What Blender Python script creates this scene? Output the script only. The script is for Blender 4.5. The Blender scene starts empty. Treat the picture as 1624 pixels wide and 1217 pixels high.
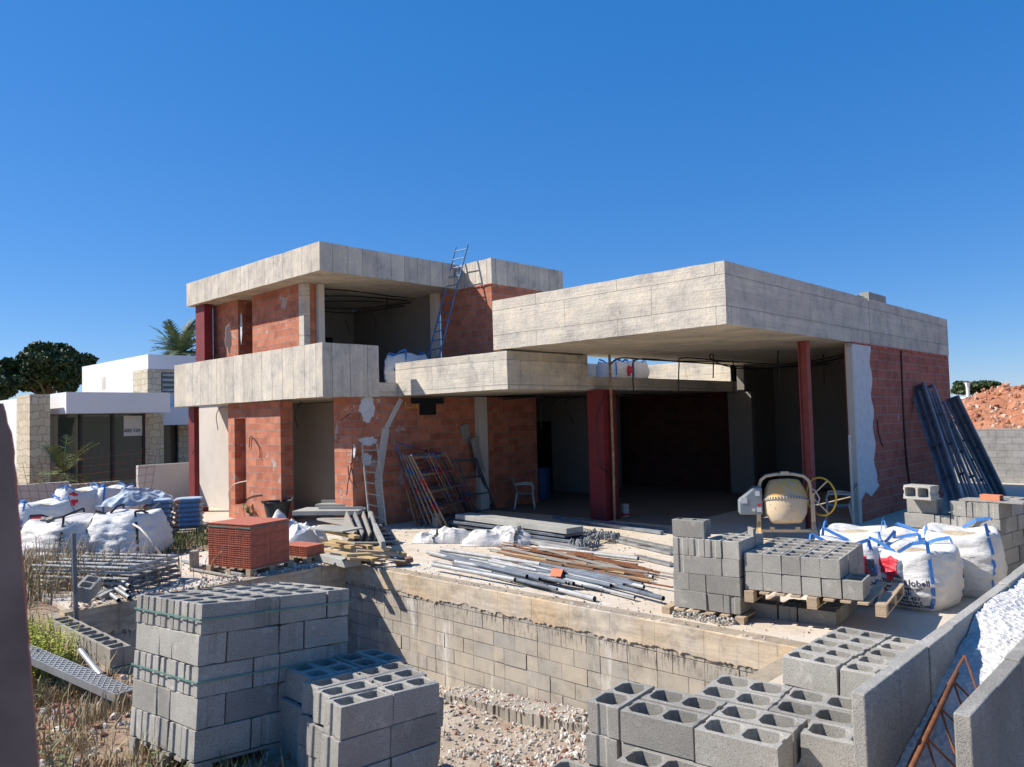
import bpy, bmesh, math, random
from mathutils import Vector, Matrix, Euler, noise
rnd = random.Random(7)
R = math.radians
# ------------------------------------------------------------------ camera
W, H, F, CZ = 1624.0, 1217.0, 1227.9, 2.3
yaw, pit, rol = R(46.485), R(2.631), R(-1.519)
cf = Vector((math.sin(yaw)*math.cos(pit), math.cos(yaw)*math.cos(pit), math.sin(pit)))
cr = Vector((math.cos(yaw), -math.sin(yaw), 0)); cu = cr.cross(cf)
cr, cu = math.cos(rol)*cr + math.sin(rol)*cu, -math.sin(rol)*cr + math.cos(rol)*cu
C0 = Vector((0, 0, CZ))
cam = bpy.data.cameras.new('camera'); co = bpy.data.objects.new('camera', cam)
bpy.context.scene.collection.objects.link(co); bpy.context.scene.camera = co
m = Matrix((cr, cu, -cf)).transposed().to_4x4(); m.translation = C0; co.matrix_world = m
cam.sensor_width = 36; cam.lens = F/W*36; cam.clip_end = 3000; cam.clip_start = .05
cam.dof.use_dof = True; cam.dof.focus_distance = 10; cam.dof.aperture_fstop = 8
def at(px, py, ax, v):
    "the world point on the plane ax = v that the photograph shows at pixel (px, py)"
    d = cf*F + cr*(px-W/2) - cu*(py-H/2); i = 'xyz'.index(ax)
    return C0 + d*((v-C0[i])/d[i])
# ------------------------------------------------------------------ light
S = Vector((-1/1.5, 1/1.15, 1)).normalized()
sc = bpy.context.scene
w = bpy.data.worlds.new('World'); sc.world = w; w.use_nodes = True
nt = w.node_tree; sky = nt.nodes.new('ShaderNodeTexSky'); sky.sky_type = 'NISHITA'; sky.sun_disc = False
sky.sun_elevation = math.asin(S.z); sky.sun_rotation = math.atan2(S.x, S.y)
sky.air_density = 1.0; sky.dust_density = 0.0; sky.ozone_density = 4.0; sky.altitude = 600
hsv = nt.nodes.new('ShaderNodeHueSaturation'); hsv.inputs['Saturation'].default_value = 1.13; hsv.inputs['Hue'].default_value = .505
mxs = nt.nodes.new('ShaderNodeMix'); mxs.data_type = 'RGBA'; mxs.inputs[0].default_value = .5; mxs.inputs[7].default_value = (.46, 2.0, 5.1, 1)
nt.links.new(sky.outputs[0], mxs.inputs[6]); nt.links.new(mxs.outputs[2], hsv.inputs['Color']); nt.links.new(hsv.outputs[0], nt.nodes['Background'].inputs[0]); nt.nodes['Background'].inputs[1].default_value = .094
sun = bpy.data.lights.new('sun', 'SUN'); sun.energy = 5.0; sun.angle = R(.53); sun.color = (1, .94, .85)
so = bpy.data.objects.new('sun', sun); sc.collection.objects.link(so)
so.rotation_euler = S.to_track_quat('Z', 'Y').to_euler(); so.location = (0, 0, 30)
sc.view_settings.view_transform = 'Standard'; sc.view_settings.look = 'None'
sc.view_settings.exposure = .62
sc.cycles.diffuse_bounces = 2; sc.cycles.max_bounces = 8; sc.view_settings.gamma = 1
col = sc.collection
# ------------------------------------------------------------------ materials
def mat(name):
    mt = bpy.data.materials.new(name); mt.use_nodes = True
    return mt, mt.node_tree, mt.node_tree.nodes['Principled BSDF']
def nn(t, kind, **kw):
    n = t.nodes.new(kind)
    for k, v in kw.items():
        if k[0] == 'i' and k[1:].isdigit(): n.inputs[int(k[1:])].default_value = v
        elif k.startswith('I_'): n.inputs[k[2:]].default_value = v
        else: setattr(n, k, v)
    return n
def mixc(t, f, a, b, bt='MIX'):
    n = t.nodes.new('ShaderNodeMix'); n.data_type = 'RGBA'; n.blend_type = bt
    for s, v in ((0, f), (6, a), (7, b)):
        if hasattr(v, 'links') or isinstance(v, bpy.types.NodeSocket): t.links.new(v, n.inputs[s])
        else: n.inputs[s].default_value = v if s == 0 else (*v, 1) if len(v) == 3 else v
    return n.outputs[2]
def ramp(t, src, stops):
    n = t.nodes.new('ShaderNodeValToRGB'); t.links.new(src, n.inputs[0])
    e = n.color_ramp.elements
    while len(e) < len(stops): e.new(.5)
    for k, (p, c) in enumerate(stops):
        e[k].position = p; e[k].color = (c, c, c, 1) if not hasattr(c, '__len__') else (*c, 1)
    return n.outputs[0]
def nz(t, vec, scale, detail=6, rough=.6, stretch=None):
    if stretch:
        mp = nn(t, 'ShaderNodeMapping'); mp.inputs[3].default_value = stretch; t.links.new(vec, mp.inputs[0]); vec = mp.outputs[0]
    n = nn(t, 'ShaderNodeTexNoise'); n.inputs['Scale'].default_value = scale
    n.inputs['Detail'].default_value = detail; n.inputs['Roughness'].default_value = rough
    t.links.new(vec, n.inputs['Vector']); return n.outputs[0]
def pos(t):
    return nn(t, 'ShaderNodeNewGeometry').outputs['Position']
def objc(t):
    return nn(t, 'ShaderNodeTexCoord').outputs['Object']
def bump(t, p, src, strength=.4, dist=.01):
    b = nn(t, 'ShaderNodeBump'); b.inputs['Strength'].default_value = strength; b.inputs['Distance'].default_value = dist
    t.links.new(src, b.inputs['Height']); t.links.new(b.outputs[0], p.inputs['Normal']); return b
def wallvec(t, src):
    "x+y along the wall, z up"
    s = nn(t, 'ShaderNodeSeparateXYZ'); t.links.new(src, s.inputs[0])
    a = nn(t, 'ShaderNodeMath', operation='ADD'); t.links.new(s.outputs[0], a.inputs[0]); t.links.new(s.outputs[1], a.inputs[1])
    c = nn(t, 'ShaderNodeCombineXYZ'); t.links.new(a.outputs[0], c.inputs[0]); t.links.new(s.outputs[2], c.inputs[1]); return c.outputs[0], s
def simple(name, c, rough=.6, metal=0, var=.15, scale=6, bmp=.0):
    mt, t, p = mat(name)
    n = nz(t, objc(t), scale); f = ramp(t, n, [(.3, 0), (.7, 1)])
    t.links.new(mixc(t, f, [x*(1-var) for x in c], [min(1, x*(1+var)) for x in c]), p.inputs['Base Color'])
    p.inputs['Roughness'].default_value = rough; p.inputs['Metallic'].default_value = metal
    if bmp: bump(t, p, nz(t, objc(t), scale*8), bmp, .004)
    return mt
def m_block(name, c=(.27, .27, .255), warm=0):
    mt, t, p = mat(name); P = pos(t)
    big = ramp(t, nz(t, P, 2.2, 3), [(.35, 0), (.65, 1)])
    a = mixc(t, big, [x*.86 for x in c], [x*1.12 for x in c])
    fine = nz(t, P, 160, 3, .7); a = mixc(t, ramp(t, fine, [(.36, 1), (.5, 0)]), a, [x*.45 for x in c])
    a = mixc(t, ramp(t, fine, [(.62, 0), (.75, 1)]), a, [min(1, x*1.7) for x in c])
    a = mixc(t, ramp(t, nz(t, P, 5.5, 9, .78), [(.56, 0), (.66, .6)]), a, (.52, .49, .43)); a = mixc(t, ramp(t, nz(t, P, 3.1, 6, .7), [(.58, 0), (.72, .45)]), a, [x*.55 for x in c])
    oi = nn(t, 'ShaderNodeObjectInfo'); v = ramp(t, oi.outputs['Random'], [(0, .76), (1, 1.14)])
    a = mixc(t, 1.0, a, v, 'MULTIPLY')
    t.links.new(a, p.inputs['Base Color']); p.inputs['Roughness'].default_value = .95
    b = bump(t, p, fine, .7, .006); return mt
def m_board(name, c=(.55, .50, .42), vertical=False, pw=.5, ph=.33, off=.37, bw=.11):
    mt, t, p = mat(name); P = pos(t); v, s = wallvec(t, P)
    def bt(w_, h_, ms, c1, c2, mo, of):
        br = nn(t, 'ShaderNodeTexBrick'); t.links.new(wob.outputs[0], br.inputs[0]); br.inputs['Scale'].default_value = 1; br.offset = of
        br.inputs['Mortar Size'].default_value = ms; br.inputs['Mortar Smooth'].default_value = .8; br.inputs['Brick Width'].default_value = w_; br.inputs['Row Height'].default_value = h_
        for k, q in (('Color1', c1), ('Color2', c2), ('Mortar', mo)): br.inputs[k].default_value = (q, q, q, 1)
        return br
    cb = nn(t, 'ShaderNodeCombineXYZ'); dn_ = nz(t, P, 5, 4); t.links.new(dn_, cb.inputs[0]); t.links.new(dn_, cb.inputs[1])
    wob = nn(t, 'ShaderNodeVectorMath', operation='MULTIPLY_ADD'); t.links.new(cb.outputs[0], wob.inputs[0]); wob.inputs[1].default_value = (.02, .02, 0); t.links.new(v, wob.inputs[2])
    big_ = bt(pw, ph, .009 if vertical else .006, .88, 1.07, .34, off)
    fine = bt(bw if vertical else 2.4, 60 if vertical else bw, .0025, .94, 1.05, .80, .43)
    a = mixc(t, 1, c, big_.outputs[0], 'MULTIPLY'); a = mixc(t, 1, a, fine.outputs[0], 'MULTIPLY')
    st = (14, 1.1, 1) if vertical else (.8, 18, 1)
    grain = nz(t, v, 1.6, 8, .65, st)
    a = mixc(t, 1, a, ramp(t, grain, [(.3, (.86, .87, .88)), (.5, (1, 1, 1)), (.7, (1.07, 1.06, 1.03))]), 'MULTIPLY')
    big = nz(t, P, 1.7, 10, .76); a = mixc(t, 1, a, ramp(t, big, [(.34, (.62, .63, .65)), (.45, (.90, .90, .91)), (.53, (1.03, 1.02, 1)), (.68, (1.24, 1.2, 1.1))]), 'MULTIPLY')
    streak = nz(t, v, 1.0, 8, .75, (6, .45, 1)); a = mixc(t, ramp(t, streak, [(.56, 0), (.70, .5)]), a, [x*.40 for x in c])
    pits = nz(t, P, 19, 3, .6); a = mixc(t, ramp(t, pits, [(.66, 0), (.72, .8)]), a, [x*.28 for x in c])
    t.links.new(a, p.inputs['Base Color']); p.inputs['Roughness'].default_value = .9
    h = nn(t, 'ShaderNodeMath', operation='MULTIPLY_ADD'); t.links.new(big_.outputs['Fac'], h.inputs[0]); h.inputs[1].default_value = -1.2; t.links.new(grain, h.inputs[2])
    h2 = nn(t, 'ShaderNodeMath', operation='ADD'); t.links.new(h.outputs[0], h2.inputs[0]); t.links.new(pits, h2.inputs[1]); bump(t, p, h2.outputs[0], .6, .014); return mt
def m_brick(name, c1=(.52, .185, .10), c2=(.36, .11, .06), mortar=(.29, .215, .17), bw=.42, bh=.2, splash=.0):
    mt, t, p = mat(name); P = pos(t); v, s = wallvec(t, P)
    d = nz(t, P, 3, 3); 
    vm = nn(t, 'ShaderNodeVectorMath', operation='MULTIPLY_ADD'); cb = nn(t, 'ShaderNodeCombineXYZ')
    t.links.new(d, cb.inputs[0]); t.links.new(d, cb.inputs[1]); t.links.new(cb.outputs[0], vm.inputs[0]); vm.inputs[1].default_value = (.05, .05, 0); t.links.new(v, vm.inputs[2])
    br = nn(t, 'ShaderNodeTexBrick'); t.links.new(vm.outputs[0], br.inputs[0]); br.inputs['Scale'].default_value = 1
    br.inputs['Mortar Size'].default_value = .009; br.inputs['Mortar Smooth'].default_value = .25
    br.inputs['Brick Width'].default_value = bw; br.inputs['Row Height'].default_value = bh; br.inputs['Bias'].default_value = -.1
    br.inputs['Color1'].default_value = (*c1, 1); br.inputs['Color2'].default_value = (*c2, 1); br.inputs['Mortar'].default_value = (*mortar, 1)
    a = mixc(t, 1, br.outputs[0], ramp(t, nz(t, P, 4, 6, .7), [(.3, (.68, .66, .66)), (.5, (1, 1, 1)), (.7, (1.15, 1.12, 1.1))]), 'MULTIPLY')
    sm = nz(t, P, 1.6, 8, .72); lo = .70 - splash
    a = mixc(t, ramp(t, sm, [(lo, 0), (lo+.025, .85), (1, .85)]), a, (.42, .38, .34))
    t.links.new(a, p.inputs['Base Color']); p.inputs['Roughness'].default_value = .9
    fl = nz(t, v, 1, 2, .5, (1, 40, 1)); h = nn(t, 'ShaderNodeMath', operation='MULTIPLY_ADD'); t.links.new(br.outputs['Fac'], h.inputs[0]); h.inputs[1].default_value = .6; t.links.new(fl, h.inputs[2])
    bump(t, p, h.outputs[0], .5, .01); return mt
def m_poolwall():
    mt, t, p = mat('pool_wall_blockwork'); P = pos(t); v, s = wallvec(t, P)
    br = nn(t, 'ShaderNodeTexBrick'); t.links.new(v, br.inputs[0]); br.inputs['Scale'].default_value = 1; br.offset = .5
    br.inputs['Mortar Size'].default_value = .004; br.inputs['Brick Width'].default_value = .36; br.inputs['Row Height'].default_value = .2
    br.inputs['Color1'].default_value = (.29, .275, .25, 1); br.inputs['Color2'].default_value = (.46, .40, .31, 1); br.inputs['Mortar'].default_value = (.13, .11, .09, 1)
    br.inputs['Bias'].default_value = .1
    edge = nz(t, v, 2.2, 6, .7, (1.8, .6, 1))                      # ragged lower edge of the poured band
    e = nn(t, 'ShaderNodeMath', operation='MULTIPLY_ADD'); t.links.new(edge, e.inputs[0]); e.inputs[1].default_value = .22; t.links.new(s.outputs[2], e.inputs[2])
    band = ramp(t, e.outputs[0], [(0, 0), (1, 1)])
    e2 = nn(t, 'ShaderNodeMath', operation='GREATER_THAN'); t.links.new(e.outputs[0], e2.inputs[0]); e2.inputs[1].default_value = -.27
    bc = mixc(t, ramp(t, nz(t, v, .8, 3, .5, (1, .5, 1)), [(.42, 0), (.6, 1)]), (.47, .405, .32), (.50, .37, .235))
    bc = mixc(t, 1, bc, ramp(t, nz(t, v, 1.5, 6, .6, (1, 9, 1)), [(.3, (.72, .72, .72)), (.6, (1.1, 1.1, 1.1))]), 'MULTIPLY')
    a = mixc(t, ramp(t, nz(t, P, 1.3, 6), [(.4, 0), (.66, .75)]), br.outputs[0], (.41, .35, .27))
    a = mixc(t, e2.outputs[0], a, bc)
    # mortar drips under the band
    dz = nn(t, 'ShaderNodeMapRange'); t.links.new(e.outputs[0], dz.inputs[0])
    for k, x in ((1, -.40), (2, -.27), (3, 0), (4, 1)): dz.inputs[k].default_value = x
    dz2 = nn(t, 'ShaderNodeMath', operation='LESS_THAN'); t.links.new(e.outputs[0], dz2.inputs[0]); dz2.inputs[1].default_value = -.262
    dr = ramp(t, nz(t, v, 9, 5, .8, (3.2, .5, 1)), [(.50, 0), (.54, 1)])
    mm = nn(t, 'ShaderNodeMath', operation='MULTIPLY'); t.links.new(dz.outputs[0], mm.inputs[0]); t.links.new(dr, mm.inputs[1])
    m2 = nn(t, 'ShaderNodeMath', operation='MULTIPLY'); t.links.new(mm.outputs[0], m2.inputs[0]); t.links.new(dz2.outputs[0], m2.inputs[1])
    a = mixc(t, m2.outputs[0], a, (.10, .09, .075))
    sv = nn(t, 'ShaderNodeTexBrick'); t.links.new(v, sv.inputs[0]); sv.inputs['Scale'].default_value = 1; sv.inputs['Brick Width'].default_value = .62; sv.inputs['Row Height'].default_value = 9; sv.inputs['Mortar Size'].default_value = .006; sv.offset = 0
    sm_ = nn(t, 'ShaderNodeMath', operation='MULTIPLY'); t.links.new(sv.outputs['Fac'], sm_.inputs[0]); t.links.new(e2.outputs[0], sm_.inputs[1]); a = mixc(t, sm_.outputs[0], a, (.33, .27, .19))
    ov = nz(t, P, 2.6, 9, .75); a = mixc(t, 1, a, ramp(t, ov, [(.33, (.62, .6, .58)), (.5, (1, 1, 1)), (.68, (1.18, 1.15, 1.1))]), 'MULTIPLY')
    wh = ramp(t, nz(t, v, 1.1, 8, .75, (3, .6, 1)), [(.57, 0), (.65, .65)]); a = mixc(t, wh, a, (.6, .56, .5))
    t.links.new(a, p.inputs['Base Color']); p.inputs['Roughness'].default_value = .95
    hh = nn(t, 'ShaderNodeMath', operation='SUBTRACT'); t.links.new(nz(t, P, 30, 5), hh.inputs[0]); t.links.new(br.outputs['Fac'], hh.inputs[1])
    bump(t, p, hh.outputs[0], .5, .012); return mt
def m_band():
    mt, t, p = mat('stained_pour_band'); P = pos(t); v, s = wallvec(t, P)
    a = mixc(t, ramp(t, nz(t, v, .8, 5, .6, (1, .5, 1)), [(.42, 0), (.62, 1)]), (.48, .42, .34), (.52, .385, .24))
    a = mixc(t, 1, a, ramp(t, nz(t, v, 1.5, 7, .65, (1, 9, 1)), [(.3, (.72, .72, .72)), (.6, (1.1, 1.1, 1.1))]), 'MULTIPLY')
    sv = nn(t, 'ShaderNodeTexBrick'); t.links.new(v, sv.inputs[0]); sv.inputs['Scale'].default_value = 1; sv.inputs['Brick Width'].default_value = .62; sv.inputs['Row Height'].default_value = 90; sv.inputs['Mortar Size'].default_value = .004; sv.offset = 0
    sm_ = nn(t, 'ShaderNodeMath', operation='MULTIPLY'); t.links.new(sv.outputs['Fac'], sm_.inputs[0]); sm_.inputs[1].default_value = .6; a = mixc(t, sm_.outputs[0], a, (.2, .16, .11))
    a = mixc(t, 1, a, ramp(t, nz(t, P, 3.2, 9, .78), [(.33, (.58, .56, .54)), (.5, (1, 1, 1)), (.68, (1.2, 1.17, 1.1))]), 'MULTIPLY')
    a = mixc(t, ramp(t, nz(t, v, 2.2, 6, .8, (5, .5, 1)), [(.57, 0), (.66, .6)]), a, (.20, .17, .13))
    t.links.new(a, p.inputs['Base Color']); p.inputs['Roughness'].default_value = .95; bump(t, p, nz(t, P, 30, 8, .7), .5, .01); return mt
def m_terrace():
    mt, t, p = mat('pale_slab'); P = pos(t)
    a = mixc(t, ramp(t, nz(t, P, .7, 8, .65), [(.35, 0), (.65, 1)]), (.52, .43, .32), (.56, .50, .42))
    a = mixc(t, ramp(t, nz(t, P, 2.2, 9, .75), [(.52, 0), (.66, .7)]), a, (.42, .34, .26)); a = mixc(t, ramp(t, nz(t, P, 1.4, 8, .8), [(.56, 0), (.64, .6)]), a, (.66, .62, .55))
    a = mixc(t, ramp(t, nz(t, P, 60, 3, .6), [(.62, 0), (.72, .55)]), a, (.33, .27, .21))
    t.links.new(a, p.inputs['Base Color']); p.inputs['Roughness'].default_value = .95
    bump(t, p, nz(t, P, 14, 8, .7), .35, .02); return mt
def m_ground(name='dry_earth', a1=(.30, .19, .115), a2=(.40, .30, .20), sp=(.34, .12, .06)):
    mt, t, p = mat(name); P = pos(t)
    a = mixc(t, ramp(t, nz(t, P, .9, 8, .65), [(.38, 0), (.62, 1)]), a1, a2)
    a = mixc(t, ramp(t, nz(t, P, 3.1, 7, .7), [(.54, 0), (.68, .9)]), a, sp)
    a = mixc(t, ramp(t, nz(t, P, 45, 4, .6), [(.6, 0), (.7, .7)]), a, (.52, .46, .38))
    t.links.new(a, p.inputs['Base Color']); p.inputs['Roughness'].default_value = 1
    bump(t, p, nz(t, P, 22, 8, .75), .8, .04); return mt
def m_white_fill():
    mt, t, p = mat('white_mortar'); P = pos(t)
    v = nn(t, 'ShaderNodeTexVoronoi'); v.inputs['Scale'].default_value = 34; t.links.new(P, v.inputs['Vector'])
    n = nz(t, P, 38, 6, .7)
    a = mixc(t, ramp(t, n, [(.30, .8), (.42, 0)]), (.64, .62, .585), (.34, .325, .30))
    t.links.new(a, p.inputs['Base Color']); p.inputs['Roughness'].default_value = 1
    h = nn(t, 'ShaderNodeMath', operation='ADD'); t.links.new(n, h.inputs[0]); t.links.new(v.outputs[0], h.inputs[1]); bump(t, p, h.outputs[0], .8, .025); return mt
def m_stone(name='honey_stone'):
    mt, t, p = mat(name); P = pos(t); v, s = wallvec(t, P)
    br = nn(t, 'ShaderNodeTexBrick'); t.links.new(v, br.inputs[0]); br.inputs['Scale'].default_value = 1
    br.inputs['Mortar Size'].default_value = .014; br.inputs['Brick Width'].default_value = .42; br.inputs['Row Height'].default_value = .24; br.squash = .55; br.squash_frequency = 2; br.offset = .31
    cbs = nn(t, 'ShaderNodeCombineXYZ'); ns_ = nz(t, P, 2.5, 3); t.links.new(ns_, cbs.inputs[0]); t.links.new(ns_, cbs.inputs[1]); vs_ = nn(t, 'ShaderNodeVectorMath', operation='MULTIPLY_ADD'); t.links.new(cbs.outputs[0], vs_.inputs[0]); vs_.inputs[1].default_value = (.3, .35, 0); t.links.new(v, vs_.inputs[2]); t.links.new(vs_.outputs[0], br.inputs[0])
    br.inputs['Color1'].default_value = (.56, .49, .36, 1); br.inputs['Color2'].default_value = (.46, .39, .27, 1); br.inputs['Mortar'].default_value = (.30, .26, .19, 1)
    t.links.new(br.outputs[0], p.inputs['Base Color']); p.inputs['Roughness'].default_value = .9
    bump(t, p, nz(t, P, 8, 6), .5, .02); return mt
def m_plaster(name, c, dirt=.3, scale=1.5):
    mt, t, p = mat(name); P = pos(t)
    a = mixc(t, ramp(t, nz(t, P, scale, 7, .65), [(.45, 0), (.75, dirt)]), c, [x*.6 for x in c])
    t.links.new(a, p.inputs['Base Color']); p.inputs['Roughness'].default_value = .9; bump(t, p, nz(t, P, 40, 4), .15, .004); return mt
def m_fabric(name='woven_white', c=(.62, .61, .59), sheen=.3):
    mt, t, p = mat(name); O = objc(t)
    a = mixc(t, ramp(t, nz(t, O, 5, 6), [(.45, 0), (.75, .35)]), c, (c[0]*.72, c[1]*.66, c[2]*.56))
    t.links.new(a, p.inputs['Base Color']); p.inputs['Roughness'].default_value = .55
    n1 = nz(t, O, 9, 5, .6, (1, 1, 2.4)); bump(t, p, n1, .55, .03); return mt
def m_leaf(name, c1, c2):
    mt, t, p = mat(name); P = pos(t)
    a = mixc(t, ramp(t, nz(t, P, 3.5, 3), [(.35, 0), (.65, 1)]), c1, c2)
    t.links.new(a, p.inputs['Base Color']); p.inputs['Roughness'].default_value = .7; return mt
def m_wood(name, c=(.36, .26, .17), c2=None):
    mt, t, p = mat(name); O = objc(t)
    a = mixc(t, ramp(t, nz(t, O, 3, 8, .65, (1.5, 30, 30)), [(.3, 0), (.7, 1)]), [x*.62 for x in c], c2 or [min(1, x*1.15) for x in c])
    t.links.new(a, p.inputs['Base Color']); p.inputs['Roughness'].default_value = .8; return mt
M = dict(
 block=m_block('grey_block', (.355, .335, .295)), block_old=m_block('grey_block_weathered', (.34, .305, .25)),
 board=m_board('board_marked_concrete_wide', pw=1.9, ph=.5), board_v=m_board('board_marked_concrete_upright', vertical=True, pw=.42, ph=60, off=0),
 board_b=m_board('board_marked_concrete_parapet', vertical=True, pw=.46, ph=60, off=0),
 soffit=m_board('board_marked_soffit', c=(.54, .47, .37), pw=1.0, ph=.5),
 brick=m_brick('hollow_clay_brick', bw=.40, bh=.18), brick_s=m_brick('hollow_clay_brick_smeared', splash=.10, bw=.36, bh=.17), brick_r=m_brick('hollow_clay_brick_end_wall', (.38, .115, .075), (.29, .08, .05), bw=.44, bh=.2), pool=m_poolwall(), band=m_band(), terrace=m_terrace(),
 earth=m_ground(), fill=m_white_fill(), stone=m_stone(),
 plaster=m_plaster('grey_plaster', (.58, .52, .45)), plaster_in=m_plaster('white_plaster_shade_darkened', (.22, .205, .185)), paint=m_plaster('white_wall_paint', (.72, .72, .72), .15), patch=m_plaster('rough_white_render', (.60, .60, .60), .55, 6),  # plaster_in: white plaster with the rooms' shade put into its colour
 pinkish=m_plaster('pale_pink_render', (.50, .45, .42), .2),
 redsteel=simple('red_oxide_steel', (.17, .013, .015), .6, var=.25, scale=3), redpost=simple('faded_red_steel', (.27, .06, .05), .7, var=.25),
 black=simple('black_corrugated_plastic', (.012, .012, .014), .5), dark=simple('unlit_opening_black', (.008, .009, .012), .9),  # dark: near-black colour standing for the shade inside openings
 steel=simple('galvanised_steel', (.36, .36, .355), .5, .55, .3, 4), steel_d=simple('dull_grey_steel', (.13, .15, .18), .5, .5, .35, 5),
 formwork=simple('blue_grey_formwork_metal', (.20, .215, .235), .6, .1, .4, 3), rust=simple('rusty_steel', (.20, .075, .03), .85, .2, .4, 22, .5),
 rustpole=simple('rust_streaked_steel', (.32, .23, .12), .8, .1, .5, 9), bluepaint=simple('blue_paint', (.055, .16, .30), .5, .1, .3, 8),
 bluestrap=simple('blue_webbing', (.04, .17, .46), .6, 0, .25, 30), whitebag=m_fabric(), dustybag=m_fabric('dusty_woven_bag', (.55, .53, .50)),
 sand=m_ground('yellow_sand', (.52, .40, .26), (.58, .48, .34), (.46, .35, .22)), pallet=m_wood('pallet_wood', (.44, .33, .22)), pallet_o=m_wood('orange_pallet_wood', (.55, .33, .17)),
 greywood=m_wood('weathered_board', (.33, .30, .26)), yellowwood=m_wood('yellow_shuttering', (.50, .36, .17)), brown=m_wood('brown_timber', (.25, .13, .07)),
 mixer=simple('cream_mixer_paint', (.56, .44, .30), .5, 0, .22, 7), mixer_o=simple('orange_cement_stained', (.66, .38, .10), .6, 0, .4, 6), mbox=simple('blue_grey_casing', (.19, .225, .245), .5, 0, .1, 4),
 yellow=simple('yellow_enamel', (.60, .36, .03), .45), plasticw=simple('white_plastic', (.50, .49, .45), .5), ladderw=simple('cream_ladder_paint', (.48, .44, .36), .6, 0, .3, 12),
 strapg=simple('green_strap', (.10, .22, .18), .5), rubber=simple('black_rubber', (.025, .028, .03), .6, 0, .3, 9), clay=simple('terracotta', (.42, .12, .072), .85, 0, .25, 9, .3), clay_l=simple('light_terracotta', (.62, .20, .10), .85),
 red=simple('red_print', (.62, .02, .04), .6), slate=simple('slate_print', (.06, .09, .13), .6), ink=simple('black_print', (.03, .03, .05), .7), inkb=simple('navy_print', (.03, .045, .12), .7),
 leaf=m_leaf('dark_pine_foliage', (.018, .042, .012), (.06, .10, .026)), palm=m_leaf('palm_frond', (.05, .09, .035), (.12, .16, .06)), weed=m_leaf('green_weed', (.045, .075, .018), (.17, .18, .045)), dry=m_leaf('dry_grass', (.24, .175, .085), (.40, .31, .17)), yleaf=m_leaf('yellow_green_leaf', (.25, .28, .02), (.42, .42, .05)),
 bark=m_wood('bark', (.16, .12, .08)), cementbag=simple('blue_grey_paper', (.34, .40, .47), .7, 0, .2, 4), cementblue=simple('blue_paper_print', (.10, .19, .33), .7, 0, .2), cementred=simple('orange_paper_print', (.45, .19, .13), .7, 0, .2), film=m_fabric('plastic_sheet', (.56, .56, .55)),
 soil=m_ground('red_soil', (.34, .12, .055), (.42, .19, .10), (.24, .075, .03)), frame=simple('black_window_frame', (.015, .016, .018), .5), prop_r=simple('brown_red_lagging', (.25, .12, .09), .8),
 slab=m_block('precast_grey', (.42, .41, .37)), tile=simple('cracked_grey', (.24, .24, .23), .9, 0, .3, 10))
for nm_, c0_ in (('mixer', (.56, .44, .29)), ('mixer_o', (.66, .37, .10))):
    mt, t, p = mat('cement_caked_'+nm_); O = objc(t); M[nm_] = mt
    a = mixc(t, ramp(t, nz(t, O, 4, 8, .75), [(.48, 0), (.58, .75)]), c0_, (.46, .42, .36)); a = mixc(t, ramp(t, nz(t, O, 14, 6, .7), [(.60, 0), (.66, .8)]), a, (.22, .13, .07))
    t.links.new(a, p.inputs['Base Color']); p.inputs['Roughness'].default_value = .75; bump(t, p, nz(t, O, 30, 6), .4, .006)
gl, t, p = mat('dark_tinted_glass'); p.inputs['Base Color'].default_value = (.045, .062, .056, 1); p.inputs['Roughness'].default_value = .03; p.inputs['Specular IOR Level'].default_value = .6; M['glass'] = gl
# multi-coloured frame paint along a tube
mt, t, p = mat('patched_frame_paint'); O = objc(t)
M['framep'] = mt
a = mixc(t, ramp(t, nz(t, O, 2.6, 2, .5), [(.54, 0), (.56, 1)]), (.24, .16, .10), (.05, .12, .32)); a = mixc(t, ramp(t, nz(t, O, 2.1, 2, .5, (1.3, 1.7, 1.9)), [(.56, 0), (.58, 1)]), a, (.36, .04, .05))
t.links.new(a, p.inputs['Base Color']); p.inputs['Roughness'].default_value = .7
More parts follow.
